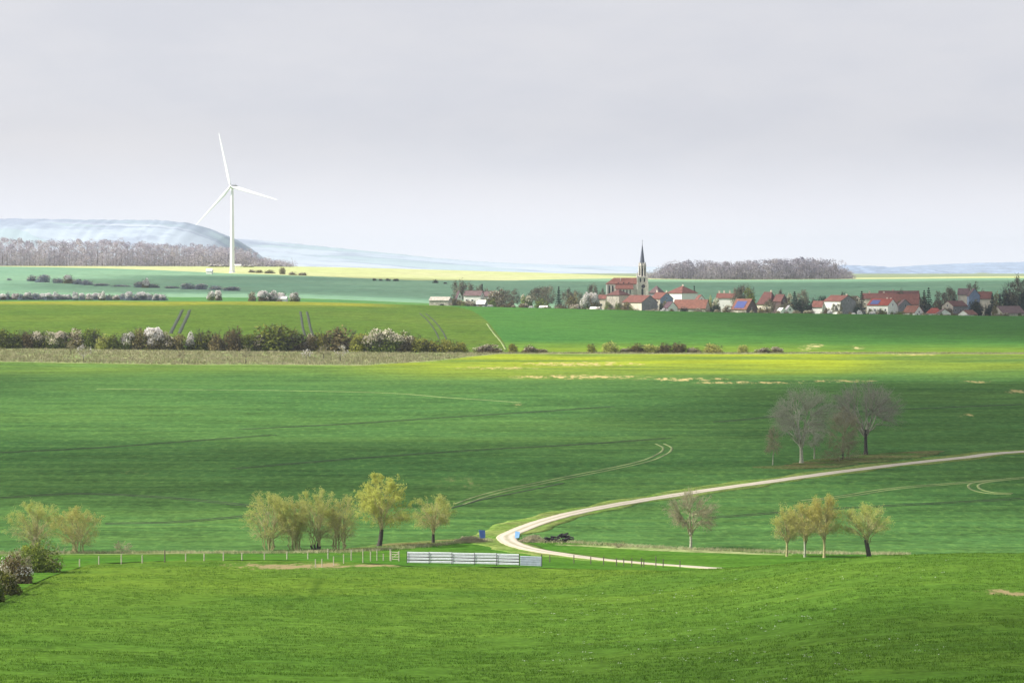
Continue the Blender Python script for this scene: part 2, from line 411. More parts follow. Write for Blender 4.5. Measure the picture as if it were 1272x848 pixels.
class MB:
    """collects simple solids into one mesh"""
    def __init__(s): s.V = []; s.F = []; s.n = 0
    def add(s, V, Fs):
        s.V.extend([tuple(v) for v in V]); s.F.extend([tuple(i + s.n for i in f) for f in Fs]); s.n = len(s.V)
    def box(s, c, d, rz=0.0):
        x, y, z = d[0] / 2, d[1] / 2, d[2] / 2; ca, sa = math.cos(rz), math.sin(rz)
        P = []
        for k in (-z, z):
            for (i, j) in ((-x, -y), (x, -y), (x, y), (-x, y)):
                P.append((c[0] + i * ca - j * sa, c[1] + i * sa + j * ca, c[2] + k))
        s.add(P, [(3, 2, 1, 0), (4, 5, 6, 7), (0, 1, 5, 4), (1, 2, 6, 5), (2, 3, 7, 6), (3, 0, 4, 7)])
    def tube(s, p0, p1, r0, r1, n=8):
        p0, p1 = Vector(p0), Vector(p1); d = (p1 - p0).normalized()
        u = d.orthogonal().normalized(); v = d.cross(u)
        P = []
        for p, r in ((p0, r0), (p1, r1)):
            for k in range(n):
                a = 2 * math.pi * k / n; P.append(p + (u * math.cos(a) + v * math.sin(a)) * r)
        s.add(P, [(k, (k + 1) % n, n + (k + 1) % n, n + k) for k in range(n)] + [tuple(range(n - 1, -1, -1)), tuple(range(n, 2 * n))])
    def prism(s, poly, z0, z1):
        n = len(poly)
        s.add([(p[0], p[1], z0) for p in poly] + [(p[0], p[1], z1) for p in poly],
              [tuple(range(n - 1, -1, -1)), tuple(range(n, 2 * n))] + [(k, (k + 1) % n, n + (k + 1) % n, n + k) for k in range(n)])
    def build(s, name, mat, parent=None, smoothf=False):
        me = bpy.data.meshes.new(name); me.from_pydata(s.V, [], s.F); me.materials.append(mat)
        if smoothf:
            for p in me.polygons: p.use_smooth = True
        me.update()
        return link(name, me, parent)

# ------------------------------------------------------------------ ground patches (shared borders, so they join exactly)
def WD(D): return .31 * D + 130.0
def poly_b(tbl):
    xs = np.array([t[0] for t in tbl], float); ys = np.array([t[1] for t in tbl], float)
    return lambda s: _solve(s, xs, ys)
def _solve(s, xs, ys):
    D = np.full_like(s, ys.mean())
    for _ in range(12):
        px = 636 + F * s * WD(D) / D
        D = .5 * D + .5 * np.interp(px, xs, ys)
    return D
def const_b(v): return lambda s: np.full_like(s, float(v))

B = [const_b(.5),
     const_b(205),
     poly_b([(-900, 290), (-300, 330), (0, 378), (40, 410), (70, 446), (120, 474), (200, 484), (300, 488), (400, 486), (500, 472), (690, 472), (800, 476), (900, 478), (1100, 470), (1272, 462), (2200, 450)]),
     poly_b([(-900, 525), (0, 531), (320, 536), (440, 541), (540, 556), (600, 566), (700, 562), (850, 545), (1000, 538), (1272, 531), (2200, 525)]),
     poly_b([(-900, 1140), (0, 1150), (200, 1135), (450, 1130), (540, 1170), (620, 1240), (2200, 1243)]),
     const_b(1252), const_b(1862), const_b(2330),
     poly_b([(-900, 3860), (0, 3830), (130, 3690), (290, 3400), (380, 3330), (520, 3230), (640, 3330), (760, 3560), (900, 3640), (1100, 3640), (1272, 3560), (2200, 3560)]),
     const_b(4400), const_b(16800)]

def patch(name, kb, ns, nv, mat, label, attr_fn=None, rough=None, pw=1.0, smin=None, smax=None):
    A, Bf = B[kb], B[kb + 1]
    v = np.linspace(0, 1, nv)[:, None] ** pw
    if smin is None:
        s = np.linspace(-1, 1, ns)[None, :]
        D = A(s[0])[None, :] * (1 - v) + Bf(s[0])[None, :] * v
        S = np.repeat(s, nv, 0)
    else:
        D = (A(np.zeros(1))[0] * (1 - v) + Bf(np.zeros(1))[0] * v) * np.ones((1, ns))
        u = np.linspace(0, 1, ns)[None, :]
        S = smin(D[:, :1]) * (1 - u) + smax(D[:, :1]) * u
    X = S * WD(D)
    Z = gz(X, D)
    if rough: Z = Z + rough(X, D)
    V = np.stack([X, D, Z], -1).reshape(-1, 3)
    i = np.arange(nv - 1)[:, None] * ns + np.arange(ns - 1)[None, :]
    Fq = np.stack([i, i + 1, i + ns + 1, i + ns], -1).reshape(-1, 4)
    at_ = {'soil': np.zeros(X.size), 'lime': np.zeros(X.size), 'worn': np.zeros(X.size)}
    if attr_fn:
        px, py = proj(X, D, gz(X, D))
        for k, a in attr_fn(px, py, X, D).items(): at_[k] = a.ravel()
    me = mesh_np(name, V, Fq, mat, smoothf=True, attrs=at_)
    return tag(link(name, me), label, 'field', kind='structure')

def ell(px, py, cx, cy, rx, ry, p=1.0):
    return np.clip(1.25 - np.sqrt(((px - cx) / rx) ** 2 + ((py - cy) / ry) ** 2), 0, 1) * p

def seg_d(px, py, pts):
    d = np.full(px.shape, 1e9)
    for (x0, y0), (x1, y1) in zip(pts[:-1], pts[1:]):
        dx, dy = x1 - x0, y1 - y0; t = np.clip(((px - x0) * dx + (py - y0) * dy) / (dx * dx + dy * dy), 0, 1)
        d = np.minimum(d, np.hypot(px - x0 - t * dx, py - y0 - t * dy))
    return d

def at_list(pts, lo=215, hi=4300): return [at(x, y, lo, hi) for x, y in pts]

def past_attr(px, py, X, D):
    so = np.maximum.reduce([ell(X, D, *at(350, 703), 9, 9), ell(X, D, *at(395, 702), 6, 8, .9), ell(X, D, *at(462, 702), 4, 7, .9),
                            ell(X, D, *at(1248, 736), 2.5, 6, .75), ell(X, D, *at(300, 700), 4, 6, .5)])
    lines = [[(402, 716), (392, 730), (378, 742), (350, 757)], [(0, 815), (60, 803), (150, 788), (230, 774), (300, 768)]]
    dk = np.zeros_like(X)
    for ln in lines:
        dk = np.maximum(dk, 1 - smooth(.1, .5, seg_d(X, D, at_list(ln))))
    lim = .3 * smooth(330, 430, D) * smooth(.35, .65, fbm(X / 25, D / 25, 9)) * (1 - smooth(20, 50, X))
    return {'soil': so, 'lime': lim, 'worn': dk}

def past_rough(X, D):
    return ((fbm(X / 1.6, D / 1.6, 21, 3) - .5) * .26 + (fbm(X / 9, D / 12, 5, 2) - .5) * .35) * smooth(205, 215, D)

def wheat_attr(px, py, X, D):
    so = np.zeros_like(X)
    for (cx, cy, rx, ry, p) in [(725, 452, 95, 3.2, .62), (620, 457, 60, 2.2, .5), (720, 468, 95, 3.0, .68), (850, 471, 70, 2.5, .55), (930, 475, 80, 2.2, .55), (1040, 473, 60, 2.0, .5),
                                (1262, 486, 16, 3, .62), (1200, 516, 10, 3, .55), (1215, 474, 25, 2, .5), (570, 600, 40, 14, .16), (170, 586, 30, 6, .16), (640, 503, 8, 3, .6),
                                (1130, 440, 40, 2, .6)]:
        so = np.maximum(so, np.clip(1.2 - np.sqrt(((px - cx) / rx) ** 2 + ((py - cy) / ry) ** 2), 0, 1) * p)
    lim = smooth(1020, 1140, D + 60 * (fbm(X / 80, D / 40, 4) - .5)) * (.25 + .75 * smooth(380, 560, px)) * (1 - .5 * smooth(1020, 1120, px))
    lim = np.maximum(lim, .55 * ell(px, py, 610, 455, 190, 14))
    return {'soil': so, 'lime': lim}

def pale_attr(px, py, X, D):
    return {'lime': .7 * smooth(1730, 1790, D + 40 * (fbm(X / 30, D / 30, 7) - .5)) * (1 - smooth(430, 520, px)) * .9}

def green_attr(px, py, X, D):
    so = np.zeros_like(X)
    for (cx, cy, rx, ry, p) in [(1010, 430, 16, 3.5, .6), (1065, 432, 10, 3, .6), (1030, 438, 60, 1.5, .5), (1200, 440, 90, 1.5, .55), (1000, 432, 9, 4, .6)]:
        so = np.maximum(so, np.clip(1.2 - np.sqrt(((px - cx) / rx) ** 2 + ((py - cy) / ry) ** 2), 0, 1) * p)
    return {'soil': so, 'lime': .8 * (1 - smooth(1270, 1380, D))}

EDGE_D = np.array([1250, 1260, 1350, 1500, 1650, 1750, 1800, 1862], float)
EDGE_P = np.array([633, 632, 626, 613, 600, 588, 575, 548], float)
def edge_s(D): return ((np.interp(D, EDGE_D, EDGE_P) - 636) / F * D) / WD(D)

# one base sheet under everything, down to the horizon
s = np.linspace(-1, 1, 90)[None, :]; Dl = (np.exp(np.linspace(math.log(30), math.log(17900), 420)) - 45)[:, None]
Xb = s * (WD(np.abs(Dl)) * 1.02 + 20); Db = np.repeat(Dl, 90, 1)
Zb = gz(Xb, np.maximum(Db, 0)) - .8 - .0012 * np.maximum(Db, 0)
ib = np.arange(419)[:, None] * 90 + np.arange(89)[None, :]
tag(link('ground', mesh_np('ground', np.stack([Xb, Db, Zb], -1).reshape(-1, 3), np.stack([ib, ib + 1, ib + 91, ib + 90], -1).reshape(-1, 4), M['soil'], smoothf=True)),
    'earth under all the fields', 'ground', kind='structure')
patch('hillside', 0, 200, 60, M['pasture'], 'steep grassy hillside below the viewpoint')
patch('pasture', 1, 620, 620, M['pasture'], 'bright green pasture hill in the foreground', past_attr, past_rough)
patch('meadow', 2, 400, 60, M['meadow'], 'green meadow strip on the valley floor')
patch('wheat_field', 3, 560, 420, M['wheat'], 'large dark green wheat field across the valley', wheat_attr)
patch('grass_bank', 4, 500, 40, M['bank'], 'rough greyish grass bank in front of the long hedge')
patch('yellowing_field', 5, 260, 200, M['pale_field'], 'yellowish green field with tramlines behind the hedge', pale_attr, smin=lambda D: -np.ones_like(D), smax=edge_s)
patch('green_field', 5, 260, 200, M['green_field'], 'deep green field in front of the village', green_attr, smin=edge_s, smax=lambda D: np.ones_like(D))
patch('village_land', 6, 300, 80, M['village_green'], 'grassland the village stands on')
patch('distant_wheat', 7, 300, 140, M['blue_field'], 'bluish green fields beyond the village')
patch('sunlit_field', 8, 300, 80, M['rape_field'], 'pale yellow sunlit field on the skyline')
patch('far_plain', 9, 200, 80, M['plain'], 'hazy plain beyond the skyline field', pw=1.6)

# ------------------------------------------------------------------ far hills
def ridge(name, D, prof, depth, mat, label, cat='hill', rough=0.0, seed=0):
    px = np.linspace(prof[0][0], prof[-1][0], 260)
    y = pchip(np.array([p[0] for p in prof], float), np.array([p[1] for p in prof], float), px)
    y = y + rough * (fbm(px / 5, px * 0, seed, 4) - .5)
    X = (px - 636) / F * D
    ztop = CZ - (y - YH) * D / F
    zb = gz(X, np.full_like(X, D)) - 15
    v = np.linspace(-1, 1, 41)[:, None]
    w = np.cos(v * math.pi / 2) ** 1.3
    Y = D + v * depth + (fbm(X / 700, X * 0 + v * 3, seed + 4, 3) - .5) * depth * .3
    Z = zb[None] + (np.maximum(ztop - zb, 1))[None] * w
    V = np.stack([np.repeat(X[None], 41, 0), Y, Z], -1).reshape(-1, 3)
    i = np.arange(40)[:, None] * 260 + np.arange(259)[None, :]
    Fq = np.stack([i, i + 1, i + 261, i + 260], -1).reshape(-1, 4)
    return tag(link(name, mesh_np(name, V, Fq, mat, smoothf=True)), label, cat, kind='structure')

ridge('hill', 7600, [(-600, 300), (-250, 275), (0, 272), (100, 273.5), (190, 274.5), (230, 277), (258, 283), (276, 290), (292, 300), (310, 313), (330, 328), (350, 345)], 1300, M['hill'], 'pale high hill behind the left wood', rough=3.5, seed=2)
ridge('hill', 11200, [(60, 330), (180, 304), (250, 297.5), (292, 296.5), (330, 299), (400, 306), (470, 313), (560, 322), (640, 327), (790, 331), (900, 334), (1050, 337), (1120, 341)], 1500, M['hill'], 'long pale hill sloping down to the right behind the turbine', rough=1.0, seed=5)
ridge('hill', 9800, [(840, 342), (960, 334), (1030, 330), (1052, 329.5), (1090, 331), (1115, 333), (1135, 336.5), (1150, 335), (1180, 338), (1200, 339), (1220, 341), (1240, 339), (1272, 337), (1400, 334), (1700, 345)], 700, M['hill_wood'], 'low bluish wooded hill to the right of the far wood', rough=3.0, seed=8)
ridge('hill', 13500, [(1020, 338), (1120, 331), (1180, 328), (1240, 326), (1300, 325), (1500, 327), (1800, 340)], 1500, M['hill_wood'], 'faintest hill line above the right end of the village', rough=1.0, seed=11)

# ------------------------------------------------------------------ ribbons draped on the ground
def spline(pts, step=1.5):
    P = np.array(pts, float); P = np.vstack([2 * P[0] - P[1], P, 2 * P[-1] - P[-2]])
    out = []
    for i in range(1, len(P) - 2):
        L = np.linalg.norm(P[i + 1] - P[i]); n = max(2, int(L / step))
        t = np.linspace(0, 1, n, endpoint=False)[:, None]
        out.append(.5 * (2 * P[i] + (P[i + 1] - P[i - 1]) * t + (2 * P[i - 1] - 5 * P[i] + 4 * P[i + 1] - P[i + 2]) * t**2
                         + (-P[i - 1] + 3 * P[i] - 3 * P[i + 1] + P[i + 2]) * t**3))
    out.append(P[-2][None])
    return np.vstack(out)

def ribbon_mesh(name, C, l, r, mat, lift, seed=1, jit=0.0, crown=0.0, nw=7, jl=9.0):
    T = np.gradient(C, axis=0); T /= np.linalg.norm(T, axis=1)[:, None] + 1e-9
    N = np.stack([-T[:, 1], T[:, 0]], 1)
    d = np.cumsum(np.r_[0, np.linalg.norm(np.diff(C, axis=0), axis=1)])
    l = l * np.ones(len(C)); r = r * np.ones(len(C))
    jl_ = 1 + jit * (fbm(d / jl, d * 0, seed, 4) - .5) * 2; jr_ = 1 + jit * (fbm(d / jl, d * 0, seed + 31, 4) - .5) * 2
    u = np.linspace(0, 1, nw)
    off = (l * jl_)[:, None] * (1 - u) - (r * jr_)[:, None] * u
    X = C[:, :1] + N[:, :1] * off; Y = C[:, 1:] + N[:, 1:] * off
    Z = gz(X, Y) + lift + crown * (1 - (2 * u - 1) ** 2)
    # skirts at both edges
    X = np.hstack([X[:, :1], X, X[:, -1:]]); Y = np.hstack([Y[:, :1], Y, Y[:, -1:]]); Z = np.hstack([Z[:, :1] - .4, Z, Z[:, -1:] - .4])
    n, w = X.shape
    i = np.arange(n - 1)[:, None] * w + np.arange(w - 1)[None, :]
    return mesh_np(name, np.stack([X, Y, Z], -1).reshape(-1, 3), np.stack([i, i + 1, i + w + 1, i + w], -1).reshape(-1, 4), mat, smoothf=True,
                   attrs={'soil': np.zeros(n * w), 'lime': np.zeros(n * w), 'worn': np.zeros(n * w), 'across': np.tile(np.linspace(-1, 1, w), n)})

road_px = [(1272, 561), (1200, 568), (1100, 579), (1000, 592), (900, 606), (820, 618), (760, 628), (710, 638), (670, 649), (641, 660), (629, 666.5), (634, 673.5), (655, 681), (692, 687.5), (740, 694), (800, 699.5), (855, 703.5), (893, 706)]
rp = [(210, 800), (160, 774)] + [at(x, y, 470, 900) for x, y in road_px] + [(42, 486), (60, 484), (100, 478)]
RC = spline(rp)
tag(link('road', ribbon_mesh('road', RC, 1.65, 1.65, M['gravel'], .09, jit=.14, crown=.03, jl=3.0, nw=13)), 'pale chalk farm track curving through the fields', 'road', kind='structure')
nR = len(RC); fr = np.arange(nR) / nR
tag(link('verge', ribbon_mesh('verge', RC, 2.6 + 1.4 * (fr < .66), 2.6 + 2.4 * smooth(.05, .2, fr) * (fr < .8), M['verge'], .04, jit=.5, seed=4, nw=9)),
    'grassy verges either side of the farm track', 'verge', kind='structure')
def patch_blob(name, pts, w, mat, label, lift=.05, jit=.5, seed=3):
    C = spline(at_list(pts, 470, 1300)); n = len(C); t = np.linspace(0, 1, n)
    ww = w * np.sqrt(np.clip(np.sin(math.pi * t), .02, 1))
    return tag(link(name, ribbon_mesh(name, C, ww, ww, mat, lift, jit=jit, seed=seed, nw=11, jl=5)), label, 'ground', kind='structure')
patch_blob('leaf_litter', [(935, 580), (990, 580), (1050, 573), (1110, 566), (1170, 560)], 6.5, M['litter'], 'brown leaf litter under the bare trees', .07)
patch_blob('dry_bank', [(420, 684), (470, 679), (540, 673), (600, 668)], 3.4, M['litter'], 'brown dry bank behind the willows', .05, seed=8)
patch_blob('dry_bank', [(690, 676), (740, 678), (800, 681), (860, 684), (930, 687), (985, 689)], 2.2, M['bank'], 'pale rough ditch bank below the lone bare tree', .05, seed=12)
patch_blob('dry_bank', [(-40, 689), (60, 688.5), (150, 688), (240, 687), (330, 686)], 1.8, M['bank'], 'pale rough ditch bank behind the leftmost willows', .05, seed=14)

def tracks(pts, w, gauge, mat, label, lo=470, hi=2000, jit=.3):
    C = spline(at_list(pts, lo, hi), 2.0)
    T = np.gradient(C, axis=0); T /= np.linalg.norm(T, axis=1)[:, None] + 1e-9
    N = np.stack([-T[:, 1], T[:, 0]], 1)
    g_ = [0.0] if gauge == 0 else [-gauge / 2, gauge / 2]
    VV = []; FF = []; n0 = 0
    for k, o in enumerate(g_):
        me = ribbon_mesh('t', C + N * o, w / 2, w / 2, mat, .06, jit=jit, seed=7 + k, nw=2, jl=6)
        v = np.empty(len(me.vertices) * 3, np.float32); me.vertices.foreach_get('co', v)
        f = np.empty(len(me.polygons) * 4, np.int32); me.loops.foreach_get('vertex_index', f)
        VV.append(v.reshape(-1, 3)); FF.append(f.reshape(-1, 4) + n0); n0 += len(v) // 3
        bpy.data.meshes.remove(me)
    return tag(link('tyre_track', mesh_np('tyre_track', np.vstack(VV), np.vstack(FF), mat)), label, 'track', kind='structure')
tracks([(231, 385), (228, 392), (223, 402), (217, 414)], 1.5, 3.6, M['track_dark'], 'dark double tramline left in the yellowing field', 1250, 1840)
tracks([(377, 387), (379, 397), (381, 408), (384, 417)], 1.1, 3.2, M['track_dark'], 'dark double tramline in the middle of the yellowing field', 1250, 1840)
tracks([(525, 389), (536, 399), (545, 411), (550, 421)], .7, 3.0, M['track_dark'], 'faint curved tramline right in the yellowing field', 1250, 1840)
tracks([(570, 626), (610, 613), (680, 598), (750, 584), (800, 573), (824, 563), (829, 556), (820, 551)], .5, 1.9, M['track_light'], 'pale curved tramline through the wheat', 560, 1100)
tracks([(560, 631), (600, 620), (650, 610), (700, 600)], .5, 0, M['track_dark'], 'dark wheel line through the wheat', 560, 1100)
tracks([(1290, 592), (1215, 598), (1150, 603), (1100, 608), (1050, 616), (1000, 622)], .5, 1.9, M['track_light'], 'pale tramline in the right wheat field', 560, 1000)
tracks([(1258, 613), (1232, 612), (1214, 608), (1210, 602), (1225, 598), (1262, 594)], .5, 1.9, M['track_light'], 'hook shaped turning track in the right wheat field', 560, 1000)
tracks([(120, 483), (250, 484), (350, 485), (480, 488), (560, 494), (648, 500)], .55, 0, M['track_light'], 'long thin pale line across the upper wheat', 700, 1200, .8)
for pts_, lab_ in [([(300, 533), (400, 528), (500, 522), (640, 513), (760, 505)], 'dark wheel line across the middle of the wheat'), ([(290, 582), (420, 571), (560, 561), (700, 553), (830, 544)], 'dark wheel line above the willow row'), ([(0, 562), (120, 556), (260, 546), (340, 540)], 'dark wheel line at the left of the wheat'),
                   ([(0, 618), (100, 613), (220, 619), (320, 629)], 'curved dark wheel line behind the leftmost willows'), ([(880, 643), (1000, 634), (1120, 627), (1272, 619)], 'dark wheel line in the right wheat field'), ([(890, 524), (1000, 515), (1150, 507), (1272, 502)], 'dark wheel line behind the bare trees'), ([(130, 650), (220, 648), (310, 640), (330, 636)], 'short dark wheel line between the willows')]:
    tracks(pts_, .38, 1.9, M['track_dark'], lab_, 560, 1100, .7)
tracks([(628, 434), (622, 424), (612, 412), (605, 402)], .8, 0, M['track_light'], 'pale path between the yellowing and the green field', 1250, 1840)

# ------------------------------------------------------------------ trees
def tubes_np(P0, P1, R0, R1, n=4):
    d = P1 - P0; L = np.linalg.norm(d, axis=1)[:, None] + 1e-9; d = d / L
    a = np.where(np.abs(d[:, 2:3]) < .9, np.array([[0, 0, 1.0]]), np.array([[1.0, 0, 0]]))
    u = np.cross(d, a); u /= np.linalg.norm(u, axis=1)[:, None] + 1e-9
    v = np.cross(d, u)
    ang = np.arange(n) * 2 * math.pi / n
    ring = u[:, None, :] * np.cos(ang)[None, :, None] + v[:, None, :] * np.sin(ang)[None, :, None]
    V = np.concatenate([P0[:, None] + ring * R0[:, None, None], P1[:, None] + ring * R1[:, None, None]], 1).reshape(-1, 3)
    b = (np.arange(len(P0)) * 2 * n)[:, None]
    k = np.arange(n)
    Fq = np.stack([b + k, b + (k + 1) % n, b + n + (k + 1) % n, b + n + k], -1).reshape(-1, 4)
    return V, Fq

def bez(p0, p1, p2, k):
    t = np.linspace(0, 1, k + 1)[None, :, None]
    return (1 - t) ** 2 * p0[:, None] + 2 * t * (1 - t) * p1[:, None] + t * t * p2[:, None]

def leaves_np(rng, C, size, asp=.5, drop=0.0, vert=0.0):
    n = len(C)
    a = rng.normal(size=(n, 3)); a[:, 2] += vert * 2; a /= np.linalg.norm(a, axis=1)[:, None]
    b = rng.normal(size=(n, 3)); b -= a * (a * b).sum(1)[:, None]; b /= np.linalg.norm(b, axis=1)[:, None]
    sz = size * rng.uniform(.6, 1.35, n)[:, None]
    a = a * sz * .5; b = b * sz * .5 * asp
    V = np.stack([C - a, C + b * .9 - a * .1, C + a, C - b * .9 - a * .1], 1).reshape(-1, 3)
    return V, np.arange(4 * n).reshape(-1, 4)

def ell_pts(rng, n, c, a, lo, hi, zmin=-1.0):
    v = rng.normal(size=(n * 3, 3)); v /= np.linalg.norm(v, axis=1)[:, None]
    v = v[v[:, 2] > zmin][:n]
    r = rng.uniform(lo ** 2, hi ** 2, len(v)) ** .5
    return np.array(c) + v * r[:, None] * np.array(a)

def tree_geo(seed, head, r0, r1, c, a, n1=8, n2=60, n3=400, n4=900, l3=1.0, l4=.6, up=.25, zmin=-.5, stems=None, t1=.75, rb=.09, rt=.018,
             nl=0, lsize=.12, lasp=.5, ltop=0.0, lumps=7, lump=.22, ljit=.25, fan=.0):
    """trunk, limbs, branches and twigs that fill the ellipsoid c, a; leaf quads at the twig ends"""
    rng = rs(seed)
    head = np.array(head, float); c = np.array(c, float); a = np.array(a, float)
    k = 6
    if stems is None:
        bases = np.array([[0, 0, -.4]]); heads = head[None]
    else:
        ang = rng.uniform(0, 6.28, stems); rr = rng.uniform(.1, .5, stems)
        bases = np.stack([np.cos(ang) * rr, np.sin(ang) * rr, -.4 + 0 * rr], 1)
        heads = head[None] + np.stack([np.cos(ang) * rr * 3, np.sin(ang) * rr * 3, rng.uniform(-.3, .3, stems)], 1)
    ctrl = (bases + heads) / 2 + rng.normal(size=bases.shape) * [.12, .12, 0] * np.linalg.norm(head) * .3
    TP = bez(bases, ctrl, heads, k)
    tr = np.linspace(0, 1, k + 1)
    rad = r0 + (r1 - r0) * tr; rad[0] = r0 * 1.5; rad[1] = max(rad[1], r0 * 1.05)
    trunk = tubes_np(TP[:, :-1].reshape(-1, 3), TP[:, 1:].reshape(-1, 3), np.tile(rad[:-1], len(TP)), np.tile(rad[1:], len(TP)), 8)
    lb = rng.normal(size=(lumps, 3)); lb /= np.linalg.norm(lb, axis=1)[:, None]
    def lumpy(P):
        v = (P - c) / a; n = v / (np.linalg.norm(v, axis=1)[:, None] + 1e-9)
        f = np.max(n @ lb.T, axis=1)
        return c + (P - c) * (1 - lump + lump * 1.5 * np.clip((f - .45) / .5, 0, 1))[:, None]
    segs = []
    # limbs
    E1 = lumpy(ell_pts(rng, n1, c, a, .45, .8, zmin)); n1 = len(E1)
    ti = rng.uniform(t1, 1, n1); si = rng.randint(0, len(TP), n1)
    idx = np.clip((ti * k).astype(int), 0, k)
    S1 = TP[si, idx]
    C1 = S1 + (E1 - S1) * .45 + np.array([0, 0, 1.0]) * (np.linalg.norm(E1 - S1, axis=1) * up)[:, None] - fan * (E1 - S1) * [.3, .3, 0]
    L1 = bez(S1, C1, E1, 6)
    w1 = (L1[:, 1:-1] + rng.normal(size=L1[:, 1:-1].shape) * .03 * np.linalg.norm(a) * .5); L1[:, 1:-1] = w1
    rl = np.linspace(rb, rb * .35, 7)
    segs.append((L1[:, :-1].reshape(-1, 3), L1[:, 1:].reshape(-1, 3), np.tile(rl[:-1], n1), np.tile(rl[1:], n1), 5))
    nodes1 = L1[:, 1:].reshape(-1, 3); nr1 = np.tile(rl[1:], n1)
    # branches
    E2 = lumpy(ell_pts(rng, n2, c, a, .62, .97, zmin)); n2 = len(E2)
    want = c + (E2 - c) * .55 - [0, 0, .1 * a[2]]
    want = want * (1 - fan) + (head + (E2 - head) * .35) * fan
    near = np.argmin(((nodes1[None] - want[:, None]) ** 2).sum(2) + rng.uniform(0, .4, (n2, len(nodes1))), axis=1)
    S2 = nodes1[near]
    C2 = S2 + (E2 - S2) * .5 + np.array([0, 0, 1.0]) * (np.linalg.norm(E2 - S2, axis=1) * up * .8)[:, None] + rng.normal(size=S2.shape) * .12
    L2 = bez(S2, C2, E2, 4)
    r2 = np.minimum(nr1[near] * .6, rb * .5)
    f = np.linspace(1, .45, 5)
    segs.append((L2[:, :-1].reshape(-1, 3), L2[:, 1:].reshape(-1, 3), (r2[:, None] * f[None, :-1]).ravel(), (r2[:, None] * f[None, 1:]).ravel(), 4))
    nodes2 = L2[:, 2:].reshape(-1, 3)
    ends = [nodes2]
    # twigs
    if n3:
        q = rng.randint(0, len(nodes2), n3); S3 = nodes2[q]
        o = (S3 - c) / a; o /= np.linalg.norm(o, axis=1)[:, None] + 1e-9
        d = o * .9 + rng.normal(size=o.shape) * .55 + [0, 0, up * 1.6]; d /= np.linalg.norm(d, axis=1)[:, None]
        E3 = S3 + d * (l3 * rng.uniform(.5, 1.3, n3))[:, None]
        mid = (S3 + E3) / 2 + rng.normal(size=S3.shape) * .08 * l3
        P = np.stack([S3, mid, E3], 1)
        segs.append((P[:, :-1].reshape(-1, 3), P[:, 1:].reshape(-1, 3), np.tile([rt * 1.4, rt], n3), np.tile([rt, rt * .7], n3), 3))
        ends = [mid, E3]
        if n4:
            nd = np.vstack([mid, E3]); q = rng.randint(0, len(nd), n4); S4 = nd[q]
            o = (S4 - c) / a; o /= np.linalg.norm(o, axis=1)[:, None] + 1e-9
            d = o * .7 + rng.normal(size=o.shape) * .7 + [0, 0, up]; d /= np.linalg.norm(d, axis=1)[:, None]
            E4 = S4 + d * (l4 * rng.uniform(.5, 1.4, n4))[:, None]
            segs.append((S4, E4, np.full(n4, rt * .8), np.full(n4, rt * .5), 3))
            ends = [mid, E3, E4]
    V = []; Fq = []; n0 = 0
    for (p0, p1, ra, rb_, n) in segs:
        v, q = tubes_np(p0, p1, ra, rb_, n); V.append(v); Fq.append(q + n0); n0 += len(v)
    lv = None
    if nl:
        nd = np.vstack(ends)
        zt = (nd[:, 2] - c[2] + a[2]) / (2 * a[2]); rr = np.linalg.norm((nd - c) / a, axis=1)
        w = np.clip((zt if ltop > 0 else 1 + 0 * zt), .02, None) ** (3 * abs(ltop)) * np.clip(rr, .05, 1.2) ** 1.0
        # clumping
        cl = fbm(nd[:, 0] / 1.2 + nd[:, 2], nd[:, 1] / 1.2 + nd[:, 2] * .7, seed, 2); w = w * np.clip(cl - .25, .05, 1)
        q = rng.choice(len(nd), nl, p=w / w.sum())
        Cc = nd[q] + rng.normal(size=(nl, 3)) * ljit
        v, fq = leaves_np(rng, Cc, lsize, lasp)
        tint = np.repeat(np.clip(rng.normal(.5, .25, nl), 0, 1), 4)
        lv = (v, fq, tint)
    return trunk, (np.vstack(V), np.vstack(Fq)), lv

def build_tree(name, label, cat, loc, rz, geo, bark, leafm, group=None, twig=None, trunk_name='trunk'):
    t = thing(name, label, cat, loc, rz, group)
    tr, br, lv = geo
    link(trunk_name, mesh_np(trunk_name, tr[0], tr[1], bark, smoothf=True), t)
    link('branches', mesh_np('branches', br[0], br[1], twig or bark), t)
    if lv: link('crown', mesh_np('crown', lv[0], lv[1], leafm, tint=lv[2]), t)
    return t

def place(px, y, lo=215, hi=4300):
    X, D = at(px, y, lo, hi); return (X, D, g1(X, D))
def placeD(px, D):
    X = onx(px, D); return (X, D, g1(X, D))

def willow(px, y, wpx, hpx, label, leafm, seed, nl=5000, head=.22, ltop=.5, r0=.35, stems=None, dense=1.0, bark='bark_willow', lean=0.0, zmin=-.55, lsize=.15, cz=.6, D=None):
    loc = placeD(px, D) if D else place(px, y, 470, 720)
    s_ = loc[1] / F
    W, H = wpx * s_ * 1.14, hpx * s_ * 1.03
    hz = H * head
    g_ = tree_geo(seed, (lean, 0, hz), r0, r0 * .75, (lean * 1.6, 0, H * cz), (W / 2, W / 2 * .9, H * (1 - cz)), n1=int(22 * dense), n2=int(120 * dense), n3=int(700 * dense), n4=int(1000 * dense), l3=H * .09, l4=H * .055,
                  up=.22, zmin=zmin, stems=stems, t1=.72, rb=.06, rt=.010, nl=int(nl * 2.4), lsize=lsize, lasp=.5, ltop=ltop, fan=.85, lump=.2, ljit=.15)
    return build_tree('willow_tree', label, 'tree', loc, 0, g_, M[bark], M[leafm], twig=M['bark_willow'])

